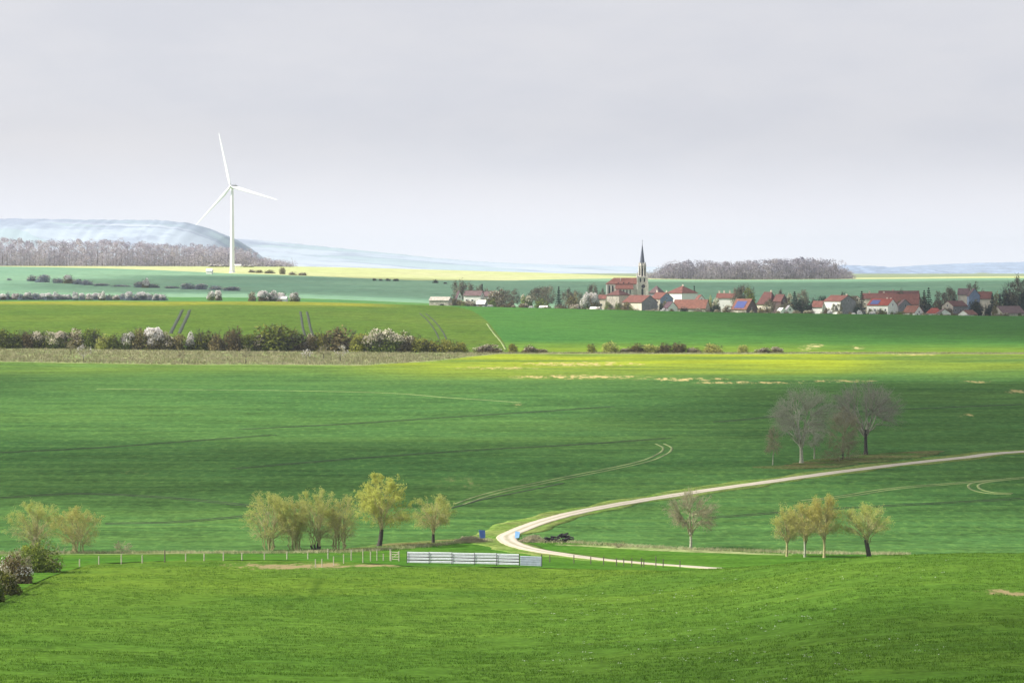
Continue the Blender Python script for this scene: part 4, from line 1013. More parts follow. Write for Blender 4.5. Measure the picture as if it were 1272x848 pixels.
# ------------------------------------------------------------------ wind turbine
def turbine():
    X, D = at(288.6, 338.6, 3000, 3600); z = g1(X, D); s_ = D / F
    hub = CZ - (232 - YH) * s_ - z
    Rb = 68.5 * s_
    t = thing('wind_turbine', 'tall white three bladed wind turbine standing before the left wood', 'wind turbine', (X, D, z), R(-24))
    m = MB(); n = 28
    prof = [(-1, 2.5), (0, 2.5), (hub * .35, 2.15), (hub * .7, 1.75), (hub - 1.9, 1.4)]
    for (z0, r0), (z1, r1) in zip(prof[:-1], prof[1:]):
        a = [(math.cos(2 * math.pi * k / n) * r0, math.sin(2 * math.pi * k / n) * r0, z0) for k in range(n)]
        b = [(math.cos(2 * math.pi * k / n) * r1, math.sin(2 * math.pi * k / n) * r1, z1) for k in range(n)]
        m.add(a + b, [(k, (k + 1) % n, n + (k + 1) % n, n + k) for k in range(n)])
    m.prism([(math.cos(2 * math.pi * k / n) * 3.6, math.sin(2 * math.pi * k / n) * 3.6) for k in range(n)], -1, .35)
    tw = m.build('tower', M['white_paint'], t, True)
    d = MB(); d.box((-.5, -2.55, 1.5), (1.0, .12, 2.2)); d.build('door', M['grey_paint'], tw)
    m = MB()
    sec = [(-2.2, 1.35, 1.45), (-1.2, 1.75, 1.8), (3.5, 1.85, 1.95), (8.5, 1.6, 1.7), (9.4, 1.2, 1.2)]
    prev = None
    for (y, hw, hh) in sec:
        ring = [(hw * math.copysign(abs(math.cos(a)) ** .5, math.cos(a)), y, hub + hh * math.copysign(abs(math.sin(a)) ** .5, math.sin(a))) for a in np.linspace(0, 2 * math.pi, 16, endpoint=False)]
        if prev: m.add(prev + ring, [(k, (k + 1) % 16, 16 + (k + 1) % 16, 16 + k) for k in range(16)])
        else: m.add(ring, [tuple(range(16))])
        prev = ring
    m.add(prev, [tuple(range(15, -1, -1))])
    nc = m.build('nacelle', M['grey_paint'], t, True)
    a = MB(); a.tube((0, 7.6, hub + 1.6), (0, 7.6, hub + 3.4), .08, .05, 6); a.box((0, 7.6, hub + 3.2), (.9, .1, .1)); a.build('wind_vane', M['dark_steel'], nc)
    m = MB(); prev = None
    for (y, r) in [(-2.3, 1.5), (-3.2, 1.6), (-4.2, 1.35), (-5.0, .8), (-5.35, .15)]:
        ring = [(r * math.cos(a_), y, hub + r * math.sin(a_)) for a_ in np.linspace(0, 2 * math.pi, 20, endpoint=False)]
        if prev: m.add(prev + ring, [(k, (k + 1) % 20, 20 + (k + 1) % 20, 20 + k) for k in range(20)])
        prev = ring
    m.build('rotor_hub', M['white_paint'], t, True)
    for ang in (103.4, -14.6, 224.2):
        m = MB(); prev = None
        ca, sa = math.cos(R(ang)), math.sin(R(ang))
        for f, ch, th, tw_ in [(.012, 1.9, 1.9, 0), (.05, 2.0, 1.8, 10), (.12, 2.8, 1.2, 14), (.2, 3.3, .85, 12), (.4, 2.5, .55, 8), (.6, 1.9, .4, 5), (.8, 1.3, .26, 3), (.94, .85, .16, 2), (1.0, .35, .08, 1)]:
            r = f * Rb; ring = []
            for k in range(12):
                a_ = 2 * math.pi * k / 12
                cx = (math.cos(a_) * .5 + .18 * (1 - min(1, (th / ch)))) * ch; ty = math.sin(a_) * .5 * th
                c2, s2 = math.cos(R(tw_)), math.sin(R(tw_))
                u, w = cx * c2 - ty * s2, cx * s2 + ty * c2
                ring.append((ca * r - sa * u, -3.3 + w - .8 * f * f, hub + sa * r + ca * u))
            if prev: m.add(prev + ring, [(k, (k + 1) % 12, 12 + (k + 1) % 12, 12 + k) for k in range(12)])
            prev = ring
        m.add(prev, [tuple(range(12))])
        m.build('blade', M['white_paint'], t, True)
turbine()

# ------------------------------------------------------------------ houses
GARD = []
def house(name, label, D, xl, xs, xr, eave, ridge, yaw, wall, roof, wins=1, chim=(), gmat=None, hip=0.0, solar=None, cat='house', base=None, gw=1, over=.45, maxd=14.0, door=True):
    """xl..xs..xr: pixel columns of the left edge, the near corner, and the right edge; eave, ridge: pixel rows"""
    s_ = D / F; th = R(yaw); ca, sa = math.cos(th), math.sin(th)
    if yaw < 0: L = (xs - xl) * s_ / ca; W = (xr - xs) * s_ / max(.12, -sa); cl = (L / 2, -1)
    elif yaw > 0: W = (xs - xl) * s_ / max(.12, sa); L = (xr - xs) * s_ / ca; cl = (-L / 2, -1)
    else: L = (xr - xl) * s_; W = min(maxd, max(7.0, L * .6)); xs = xl; cl = (-L / 2, -1)
    W = min(W, maxd + 4); cx, cy = cl[0], -W / 2
    Xc = onx(xs, D) - (cx * ca - cy * sa); Yc = D - (cx * sa + cy * ca)
    z0 = g1(Xc, Yc)
    ze = CZ - (eave - YH) * s_ - z0; zr = CZ - (ridge - YH) * s_ - z0
    ze = max(ze, 1.6); zr = max(zr, ze + 1.0)
    t = thing(name, label, cat, (Xc, Yc, z0), th)
    hL, hW = L / 2, W / 2
    m = MB()
    if hip > 0:
        m.box((0, 0, (ze - 1.5) / 2), (L, W, ze + 1.5))
    else:
        P = [(-hW, -1.5), (hW, -1.5), (hW, ze), (0, zr - .05), (-hW, ze)]
        m.add([(-hL, y, z) for y, z in P] + [(hL, y, z) for y, z in P], [(4, 3, 2, 1, 0), (5, 6, 7, 8, 9)] + [(k, (k + 1) % 5, 5 + (k + 1) % 5, 5 + k) for k in range(5) if k not in (2, 3)])
    w_ = m.build('wall', M[wall], t)
    if gmat and hip == 0:
        w_.data.materials.append(M[gmat]); w_.data.polygons[1 if yaw < 0 else 0].material_index = 1
    r = MB(); o = over; k = (zr - ze) / hW; th_ = .22
    yo, zo = hW + o, ze - o * k
    if hip > 0:
        hx = max(.3, hL - hip * s_)
        top = [(-hx, 0, zr), (hx, 0, zr)]
        ev = [(-hL - o, -yo, zo), (hL + o, -yo, zo), (hL + o, yo, zo), (-hL - o, yo, zo)]
        lo_ = [(x, y, z - th_) for x, y, z in ev]
        r.add(ev + top + lo_, [(0, 1, 5, 4), (1, 2, 5), (2, 3, 4, 5), (3, 0, 4), (0, 6, 7, 1), (1, 7, 8, 2), (2, 8, 9, 3), (3, 9, 6, 0), (6, 9, 8, 7)])
    else:
        for sg in (-1, 1):
            x0, x1 = -hL - o * .7, hL + o * .7
            A = [(x0, sg * yo, zo), (x1, sg * yo, zo), (x1, 0, zr), (x0, 0, zr)]
            Bq = [(x, y, z + th_) for x, y, z in A]
            r.add(A + Bq, [(3, 2, 1, 0) if sg < 0 else (0, 1, 2, 3), (4, 5, 6, 7) if sg < 0 else (7, 6, 5, 4), (0, 1, 5, 4), (1, 2, 6, 5), (2, 3, 7, 6), (3, 0, 4, 7)])
    ro = r.build('roof', M[roof], t)
    for (f, hgt) in chim:
        c = MB(); x = (f - .5) * (L if hip == 0 else max(.8, L - 2 * hip * s_)); c.box((x, .35, zr + hgt / 2 - .5), (.9, .7, hgt + 1.0)); c.box((x, .35, zr + hgt + .06), (1.1, .9, .12))
        c.build('chimney', M['w_cream'], ro)
    if solar:
        f0, f1 = solar; c = MB(); y0, y1 = -yo * .88, -yo * .25
        zz = lambda y: zr + (zo - zr) * (abs(y) / yo) + th_ + .1
        xa, xb = -hL + L * f0, -hL + L * f1
        P = [(xa, y0, zz(y0)), (xb, y0, zz(y0)), (xb, y1, zz(y1)), (xa, y1, zz(y1))]
        c.add(P + [(x, y, z + .08) for x, y, z in P], [(3, 2, 1, 0), (4, 5, 6, 7), (0, 1, 5, 4), (1, 2, 6, 5), (2, 3, 7, 6), (3, 0, 4, 7)])
        c.build('solar_panel', M['solar'], ro)
    def window(x, y, z, w, h, axis):
        f = MB(); p = MB()
        if axis == 'y':
            f.box((x, y, z), (w + .24, .1, h + .24)); q = p.box((x, y - .04, z), (w, .08, h))
        else:
            f.box((x, y, z), (.1, w + .24, h + .24)); q = p.box((x + math.copysign(.04, x), y, z), (.08, w, h))
        a_ = f.build('window', M['shutter'], t); p.build('pane', M['glass'], a_)
    if wins:
        nw = max(1, int(L / 3.6)); fl = [1.5] if ze < 4.3 else [1.5, min(ze - 1.1, 4.3)]
        for z in fl:
            for i in range(nw):
                x = -hL + L * (i + .5) / nw
                if door and z == 1.5 and i == nw // 2: continue
                window(x, -hW - .05, z, .95, 1.3, 'y')
        if door:
            d = MB(); d.box((-hL + L * (nw // 2 + .5) / nw, -hW - .04, 1.05), (1.05, .1, 2.15)); d.build('door', M['door'], t)
    GARD.append((label, D, xl, xr, eave, ridge, (Xc, Yc)))
    if gw and hip == 0 and yaw:
        sx = (hL + .05) if yaw < 0 else -(hL + .05)
        if W > 5: window(sx, -W * .2, 1.6, .9, 1.3, 'x'); window(sx, W * .2, 1.6, .9, 1.3, 'x')
        window(sx, 0, ze + .25, .9, 1.3, 'x')
    return t

H = house
H('stone_house', 'stone house with a dark red hipped roof just below the church nave', 2215, 754, 769, 786, 366, 359.5, -32, 'w_stone', 'r_brown', hip=9, maxd=10)
H('barn', 'long low barn with orange red roof and dark grey gable below the church tower', 2195, 774, 797, 818, 375.5, 367, -40, 'w_cream', 'r_red', gmat='w_grey', wins=0, cat='barn', door=False)  # gable coloured dark grey to carry its shade
H('village_house', 'house with a red roof and blue grey gable right of the church tower', 2225, 808, 820, 837, 371, 363.5, -42, 'w_stone', 'r_red', gmat='w_blue', chim=((.03, 1.6), (.97, 1.2)))  # gable shade painted in as a blue grey wall colour
H('large_house', 'large house with white left wall and broad hipped red roof right of the church', 2250, 829, 847, 868, 363.5, 355, -38, 'w_white', 'r_red', hip=12, maxd=15, chim=((.9, .8),))
H('shed', 'small shed with a white edged gable below the blue grey gable', 2170, 824, 830, 842, 382, 375, -50, 'w_grey', 'r_dark', gmat='w_white', wins=0, door=False, gw=0, cat='shed')
H('barn', 'low barn with a wide plain red roof in front of the large hipped house', 2185, 836, 876, 884, 383, 372.5, -14, 'w_stone', 'r_orange', wins=0, cat='barn', door=False, gw=0)
H('village_house', 'small red roofed house with a white gable right of the large hipped house', 2215, 863, 866, 877, 373, 366.5, -65, 'w_white', 'r_red', wins=0, door=False)
H('village_house', 'far house with a long purplish red roof between church tower and large house', 2320, 806, 818, 842, 363, 355, -20, 'w_grey', 'r_purple', hip=6, maxd=9, gw=0)
H('village_house', 'far house with a white wall and four tall chimneys on its red roof', 2270, 890, 913, 917, 370, 364.5, -12, 'w_white', 'r_red', chim=((.1, 1.9), (.36, 1.9), (.66, 1.9), (.93, 1.9)))
H('barn', 'long barn with a pale orange roof and blue solar panels on it', 2185, 909, 927, 943, 384, 371.5, -32, 'w_stone', 'r_orange', gmat='r_purple', wins=0, solar=(.15, .8), cat='barn', door=False)  # purplish gable colour stands for shade on the right-facing end
H('village_house', 'big brown red roofed house in the village middle right of the solar barn', 2215, 941, 957, 969, 377, 362.5, -30, 'w_cream', 'r_brown', chim=((.9, 1),), hip=4)
H('village_house', 'reddish brown house with small white windows right of the big brown roofed house', 2210, 961, 970, 979, 374, 366, -38, 'r_purple', 'r_brown', gw=1)
H('shed', 'small white walled shed at the field edge below the reddish brown house', 2170, 966, 970, 976, 385.5, 382.5, -45, 'w_white', 'w_white', wins=0, door=False, gw=0, cat='shed')
H('bungalow', 'small pale grey gabled bungalow left of the dark village trees', 2175, 975, 977, 986, 385, 379.5, -68, 'w_white', 'w_grey', wins=0, door=False, cat='house')
H('white_house', 'white house with a red roof and a broad shaded grey gable', 2175, 1025, 1044, 1065, 374, 367, -46, 'w_white', 'r_red', gmat='w_grey', chim=((.9, .8),))  # shade of the white gable painted as a grey wall
H('annex', 'low annex with a small red roof at the left side of the white house', 2182, 1009, 1021, 1026, 381, 374, -20, 'w_white', 'r_red', wins=0, door=False, gw=0, cat='house')
H('village_house', 'small far house with a white gable behind the broad grey gable', 2260, 1056, 1060, 1071, 373, 368, -60, 'w_white', 'r_brown', wins=0, door=False)
H('white_house', 'white house with a vivid red roof, blue solar panels and a white gable', 2180, 1079, 1103, 1117, 379, 371.5, -34, 'w_white', 'r_bright', solar=(.1, .5), chim=((.72, .9), (.9, .7)))
H('farmhouse', 'red roofed farmhouse behind the solar roofed white house', 2245, 1071, 1110, 1118, 371, 364.5, -12, 'w_cream', 'r_red', chim=((.2, 1.4), (.65, 1.2)))
H('barn', 'very long far barn with a dark ridge and a wide red roof', 2275, 1092, 1141, 1146, 370, 361.5, -8, 'w_stone', 'r_brown', wins=0, door=False, cat='barn', chim=((.35, 1.0),))
H('barn', 'red roofed barn directly left of the big conifers', 2235, 1110, 1141, 1146, 378, 365.5, -10, 'w_stone', 'r_red', wins=0, door=False, cat='barn')
H('outbuilding', 'grey purple gabled outbuilding between two white gables', 2195, 1114, 1116, 1134, 380, 372, -72, 'w_grey', 'r_purple', gmat='w_grey', wins=0, door=False)
H('bungalow', 'bungalow with an orange roof and white gable at the field edge below the conifers', 2165, 1123, 1136, 1149, 388, 380, -42, 'w_white', 'r_orange', wins=0, door=False)
H('bungalow', 'bungalow with a vivid red hipped roof right of the conifers', 2165, 1151, 1168, 1174, 388.5, 382.5, -15, 'w_white', 'r_bright', hip=5, wins=0, door=False, gw=0, cat='house')
H('shed', 'low pale gabled shed in front of the rubble stone gable', 2155, 1164, 1166, 1182, 389, 384, -70, 'w_white', 'r_purple', wins=0, door=False, gw=0, cat='shed')
H('stone_house', 'stone house with a rubble gable, three white windows and a brown red roof', 2190, 1172, 1184, 1204, 380, 374, 38, 'w_grey', 'r_brown', gmat='w_stone')
H('farmhouse', 'farmhouse with a tan wall and faded red roof on the rise behind the stone house', 2260, 1190, 1203, 1207, 365.5, 358.5, -15, 'w_cream', 'r_purple', wins=1)
H('barn', 'barn with a tall blue grey gable on the rise behind the black bush', 2245, 1202, 1204, 1218, 367, 358.5, -70, 'w_blue', 'r_purple', wins=0, door=False, gw=0, cat='barn')
H('village_house', 'bright red roofed house right of the tall blue grey gable', 2255, 1215, 1231, 1235, 370.5, 362.5, -15, 'w_cream', 'r_red')
H('bungalow', 'low bungalow with a tan roof and a small white gable below the black bush', 2155, 1191, 1203, 1217, 390.5, 385.5, 55, 'w_white', 'r_orange', wins=0, door=False, gw=0, cat='house')
H('barn', 'wide barn with a faded purple brown roof at the right edge of the village', 2175, 1234, 1246, 1276, 389, 380.5, 28, 'w_stone', 'r_purple', wins=0, door=False, cat='barn')
H('barn', 'long low pale stone barn at the left end of the village', 2150, 533, 557, 561, 373, 369, -12, 'w_stone', 'w_stone', wins=0, door=False, cat='barn', gw=0)
H('village_house', 'small house with a white edged dark gable at the left end of the village', 2215, 566, 568, 574, 369, 361.5, -60, 'w_grey', 'r_dark', gmat='w_white', wins=0, door=False)
H('village_house', 'low house with a faded purple roof and white windows left of the big blossom tree', 2225, 576, 597, 601, 367, 361.5, -12, 'w_white', 'r_purple')
H('village_house', 'second faded purple roofed house touching the big blossom tree', 2235, 597, 610, 614, 367.5, 362, -15, 'w_white', 'r_purple')
H('shed', 'small low shed with a white roof edge in the left gardens of the village', 2150, 592, 602, 605, 377, 373, -20, 'w_grey', 'w_white', wins=0, door=False, gw=0, cat='shed')
H('village_house', 'small pinkish walled house directly left of the church', 2235, 742, 752, 756, 371, 366.5, -14, 'w_cream', 'r_red')
H('shed', 'flat pale blue white shed among blossom trees on the left crest', 2100, 330, 355, 357, 371, 368.5, -6, 'w_white', 'pale_blue' if False else 'w_white', wins=0, door=False, gw=0, cat='shed')
H('greenhouse', 'low whitish polytunnel at the field edge under the dark garden trees', 2140, 670, 679, 681, 382.5, 380, -10, 'w_white', 'w_white', wins=0, door=False, gw=0, cat='greenhouse')
H('greenhouse', 'low whitish polytunnel at the field edge under the white blossom tree beside the church', 2140, 733, 744, 746, 383.5, 381.5, -10, 'w_white', 'w_white', wins=0, door=False, gw=0, cat='greenhouse')
H('hut', 'tiny white transformer hut by the turbine foot', 3385, 256, 263, 264, 336.5, 334, -8, 'w_white', 'w_white', wins=0, door=False, gw=0, cat='building')
H('farm_building', 'low white farm building just right of the turbine tower before the wood', 3850, 291, 299, 300, 330, 328.4, -8, 'w_white', 'w_white', wins=0, door=False, gw=0, cat='building')
for i, (px, w, h, nm) in enumerate([(262, 7, 3.2, 'first'), (268, 8, 2.6, 'second'), (275, 8, 3.0, 'third'), (282, 7, 2.5, 'fourth'), (305, 8, 2.8, 'fifth'), (312, 9, 2.4, 'last')]):
    loc = placeD(px, 3848); q = loc[1] / F
    top = CZ - (331.0 - h - YH) * q
    shrub('snow', 100 + i, (loc[0], loc[1], loc[2] - .2), w * q, max(2.5, top - loc[2]), 'low white blossoming shrub at the wood edge by the turbine, %s from the left' % nm, 'white shrubs at the wood edge')

# ------------------------------------------------------------------ church
def church():
    D = 2285.0; s_ = D / F
    X0 = onx(798, D); z0 = g1(X0, D)
    t = thing('church', 'pale stone village church with red nave roof, tall belfry tower and slate spire', 'church', (X0, D, z0))
    zr = lambda row: CZ - (row - YH) * s_ - z0
    px = lambda p: (p - 798) * s_
    # nave with a hipped choir end
    xa, xb = px(753.5), px(791); e, r = zr(352), zr(345)
    m = MB(); m.box(((xa + xb) / 2, 4.5, (e - 1.5) / 2), (xb - xa, 9, e + 1.5))
    nv = m.build('nave', M['stone'], t)
    m = MB()
    A = [(xa - .5, -.5, e - .25), (xb, -.5, e - .25), (xb, 9.5, e - .25), (xa - .5, 9.5, e - .25), (xa + 5.0, 4.5, r), (xb, 4.5, r)]
    m.add(A + [(x, y, z - .3) for x, y, z in A[:4]], [(0, 1, 5, 4), (1, 2, 5), (2, 3, 4, 5), (3, 0, 4), (0, 6, 7, 1), (1, 7, 8, 2), (2, 8, 9, 3), (3, 9, 6, 0), (6, 9, 8, 7)])
    ro = m.build('roof', M['r_red'], t)
    c = MB(); c.box((px(771), 2.2, r - 1.2), (.5, .5, 2.2)); c.build('vent', M['stone'], ro)
    # aisle
    ya = -4.0; ax, bx = px(764.5), px(786)
    m = MB(); m.box(((ax + bx) / 2, ya / 2, (zr(358.2) - 1.5) / 2), (bx - ax, -ya - .02, zr(358.2) + 1.5)); m.build('aisle', M['stone'], t)
    m = MB(); A = [(ax - .3, ya - .4, zr(358.6)), (bx + .3, ya - .4, zr(358.6)), (bx + .3, -.02, zr(353.2)), (ax - .3, -.02, zr(353.2))]
    m.add(A + [(x, y, z - .3) for x, y, z in A], [(0, 1, 2, 3), (7, 6, 5, 4), (0, 4, 5, 1), (1, 5, 6, 2), (2, 6, 7, 3), (3, 7, 4, 0)]); m.build('aisle_roof', M['r_red'], t)
    def arch(name, x, y, zb, w, h, mat, parent, dep=.12):
        m = MB(); n = 8
        P = [(x - w / 2, zb), (x + w / 2, zb)] + [(x + w / 2 * math.cos(a), zb + h - w * .7 + w * .7 * math.sin(a)) for a in np.linspace(0, math.pi, n)]
        k = len(P)
        m.add([(p, y - dep, q) for p, q in P] + [(p, y + dep, q) for p, q in P], [tuple(range(k)), tuple(range(2 * k - 1, k - 1, -1))] + [(j, k + j, k + (j + 1) % k, (j + 1) % k) for j in range(k)])
        return m.build(name, mat, parent)
    for x in (766.5, 770.5, 774.5, 778.5, 782.5): arch('window', px(x), ya - .02, zr(365), .75, 3.0, M['glass'], t)
    for x in (757, 761): arch('window', px(x), -.02, zr(366), .95, 6.2, M['glass'], t)
    for x in (768, 774.5, 781): arch('window', px(x), -.02, zr(353.0), .8, .35 + 1.0, M['glass'], t)
    for x in (753.6, 759, 763.8):
        m = MB(); m.box((px(x), -.75, (zr(354) - 1.5) / 2), (.8, 1.5, zr(354) + 1.5)); m.build('buttress', M['w_white'] if x < 754 else M['stone'], t)
    # tower, square stage
    cx, cy, hw = px(798), 3.2, 3.25
    zt = zr(344)
    m = MB(); m.box((cx, cy, (zt - 1.5) / 2), (2 * hw, 2 * hw, zt + 1.5)); m.box((cx, cy, zr(351)), (2 * hw + .5, 2 * hw + .5, .45)); m.box((cx, cy, zt + .1), (2 * hw + .6, 2 * hw + .6, .5))
    tw = m.build('tower', M['stone'], t)
    for sx in (-1, 1):
        for sy in (-1, 1):
            m = MB(); m.box((cx + sx * (hw + .15), cy + sy * (hw + .15), (zr(352) - 1.5) / 2), (1.15, 1.15, zr(352) + 1.5)); m.box((cx + sx * (hw + .05), cy + sy * (hw + .05), zr(348)), (.9, .9, zr(344) - zr(352)))
            b_ = m.build('buttress', M['stone'], t)
            p = MB(); p.tube((cx + sx * (hw + .05), cy + sy * (hw + .05), zr(344)), (cx + sx * (hw + .05), cy + sy * (hw + .05), zr(341.5)), .48, .42, 8); p.tube((cx + sx * (hw + .05), cy + sy * (hw + .05), zr(341.5)), (cx + sx * (hw + .05), cy + sy * (hw + .05), zr(338)), .5, .03, 8)
            p.build('pinnacle', M['stone_dark'], t)
    for x, z, w, h in ((0, zr(366.4), 1.3, 4.4), (-1.3, zr(350.2), .9, 2.6), (1.3, zr(350.2), .9, 2.6)): arch('window', cx + x, cy - hw - .02, z, w, h, M['louvre'], tw)
    m = MB(); m.tube((cx + .6, cy - hw - .14, zr(355.6)), (cx + .6, cy - hw + .02, zr(355.6)), 1.35, 1.35, 20); ck = m.build('rose_window', M['louvre'], tw)
    m = MB()
    for k in range(20):
        a0, a1 = 2 * math.pi * k / 20, 2 * math.pi * (k + 1) / 20
        m.tube((cx + .6 + 1.42 * math.cos(a0), cy - hw - .1, zr(355.6) + 1.42 * math.sin(a0)), (cx + .6 + 1.42 * math.cos(a1), cy - hw - .1, zr(355.6) + 1.42 * math.sin(a1)), .13, .13, 5)
    m.build('tracery', M['stone'], ck)
    # octagonal belfry
    def octo(r): return [(cx + r * math.cos(math.pi / 8 + k * math.pi / 4), cy + r * math.sin(math.pi / 8 + k * math.pi / 4)) for k in range(8)]
    m = MB(); m.prism(octo(2.15), zt + .3, zr(330.5)); m.prism(octo(2.75), zr(330.5), zr(330)); m.prism(octo(2.6), zt + .35, zt + .8)
    bf = m.build('belfry', M['stone_dark'], t)
    m = MB()
    for (x, y) in octo(2.45):
        m.tube((x, y, zt + .3), (x, y, zr(329.5)), .36, .32, 6); m.tube((x, y, zr(329.5)), (x, y, zr(326)), .38, .02, 6)
    m.build('colonnette', M['stone'], bf)
    for k in range(8):
        a = k * math.pi / 4 - math.pi / 2
        o = MB(); w, zb, zt2 = .42, zr(342.2), zr(332.5); rr = 2.02
        c_, s2 = math.cos(a), math.sin(a)
        P = [(-w, zb), (w, zb), (w, zt2 - .9), (.0, zt2), (-w, zt2 - .9)]
        pts = [(cx + c_ * q - s2 * u, cy + s2 * q + c_ * u, z) for q in (rr, rr - .3) for u, z in P]
        o.add(pts, [(0, 1, 2, 3, 4), (9, 8, 7, 6, 5)] + [(j, 5 + j, 5 + (j + 1) % 5, (j + 1) % 5) for j in range(5)])
        o.build('opening', M['louvre'], bf)
        g_ = MB(); q = 2.1; P = [(-.75, zr(330)), (.75, zr(330)), (0, zr(325.5))]
        pts = [(cx + c_ * q_ - s2 * u, cy + s2 * q_ + c_ * u, z) for q_ in (q, q - .3) for u, z in P]
        g_.add(pts, [(0, 1, 2), (5, 4, 3), (0, 3, 4, 1), (1, 4, 5, 2), (2, 5, 3, 0)]); g_.build('gablet', M['stone'], bf)
    m = MB(); o8 = octo(2.0); zb, zt3 = zr(330), zr(302.5)
    m.add([(x, y, zb) for x, y in o8] + [(cx + (x - cx) * .04, cy + (y - cy) * .04, zt3) for x, y in o8], [(k, (k + 1) % 8, 8 + (k + 1) % 8, 8 + k) for k in range(8)] + [tuple(range(8, 16))])
    sp = m.build('spire', M['slate'], t)
    m = MB(); m.tube((cx, cy, zt3 - .3), (cx, cy, zr(297.5)), .09, .06, 6); m.box((cx, cy, zr(299)), (1.1, .1, .12)); m.box((cx, cy, zt3 + .1), (.45, .45, .35)); m.build('cross', M['dark_steel'], sp)
church()

# ------------------------------------------------------------------ village trees
VT = {}
def vtree(kind, px, D, top, wpx, label, base_row=None):
    loc = placeD(px, D); s_ = D / F; W = wpx * s_; Hh = max(2.0, CZ - (top - YH) * s_ - loc[2])
    if kind in ('conifer',):
        rng = rs(int(px)); n = int(1600)
        t = thing('conifer', label, 'tree', loc)
        zz = rng.rand(n) ** .8; lay = np.floor(zz * 13) / 13 + rng.rand(n) * .03
        rr = (1 - lay) ** .85 * W / 2 * rng.uniform(.15, 1.08, n) ** .6 * (1 + .25 * np.sin(lay * 40 + px)); an = rng.uniform(0, 6.28, n); rr *= 1 + .22 * np.sin(an * 3 + lay * 20)
        P = np.c_[np.cos(an) * rr, np.sin(an) * rr, Hh * (.05 + .95 * lay) - rr * .28 + .3]
        v, f = leaves_np(rng, P, .8, .5)
        link('crown', mesh_np('crown', v, f, M['leaf_dark'], tint=np.repeat(rng.rand(n), 4)), t)
        b = MB(); b.tube((0, 0, -.5), (0, 0, Hh * .97), .3, .03, 7); b.build('trunk', M['bark_dark'], t)
        return t
    if kind == 'bare':
        key = int(px) % 4
        if key not in VT:
            VT[key] = tree_geo(60 + key, (0, 0, 3.0), .22, .16, (0, 0, 6.0), (3.0, 2.8, 4.0), n1=11, n2=60, n3=300, n4=500, l3=1.0, l4=.7, zmin=-.8, t1=.6, rb=.11, rt=.03, nl=2000, lsize=.45, ltop=0, lump=.3, ljit=.35)
            tr, br, lv = VT[key]
            VT[key] = (mesh_np('trunk', tr[0], tr[1], M['bark_dark']), mesh_np('branches', br[0], br[1], M['twig_brown']), mesh_np('crown', lv[0], lv[1], M['leaf_garden'], tint=lv[2]))
        t = thing('bare_tree', label, 'tree', loc, px, None, (W / 6.0, W / 6.0, Hh / 10.0))
        for nm, me in zip(('trunk', 'branches', 'crown'), VT[key]): link(nm, me, t)
        return t
    return shrub(kind, 100 + int(px) % 7, (loc[0], loc[1], loc[2] - .2), W, Hh, label, None, 'tree' if Hh > 4.5 else 'shrub', 'garden_tree' if Hh > 4.5 else 'shrub')
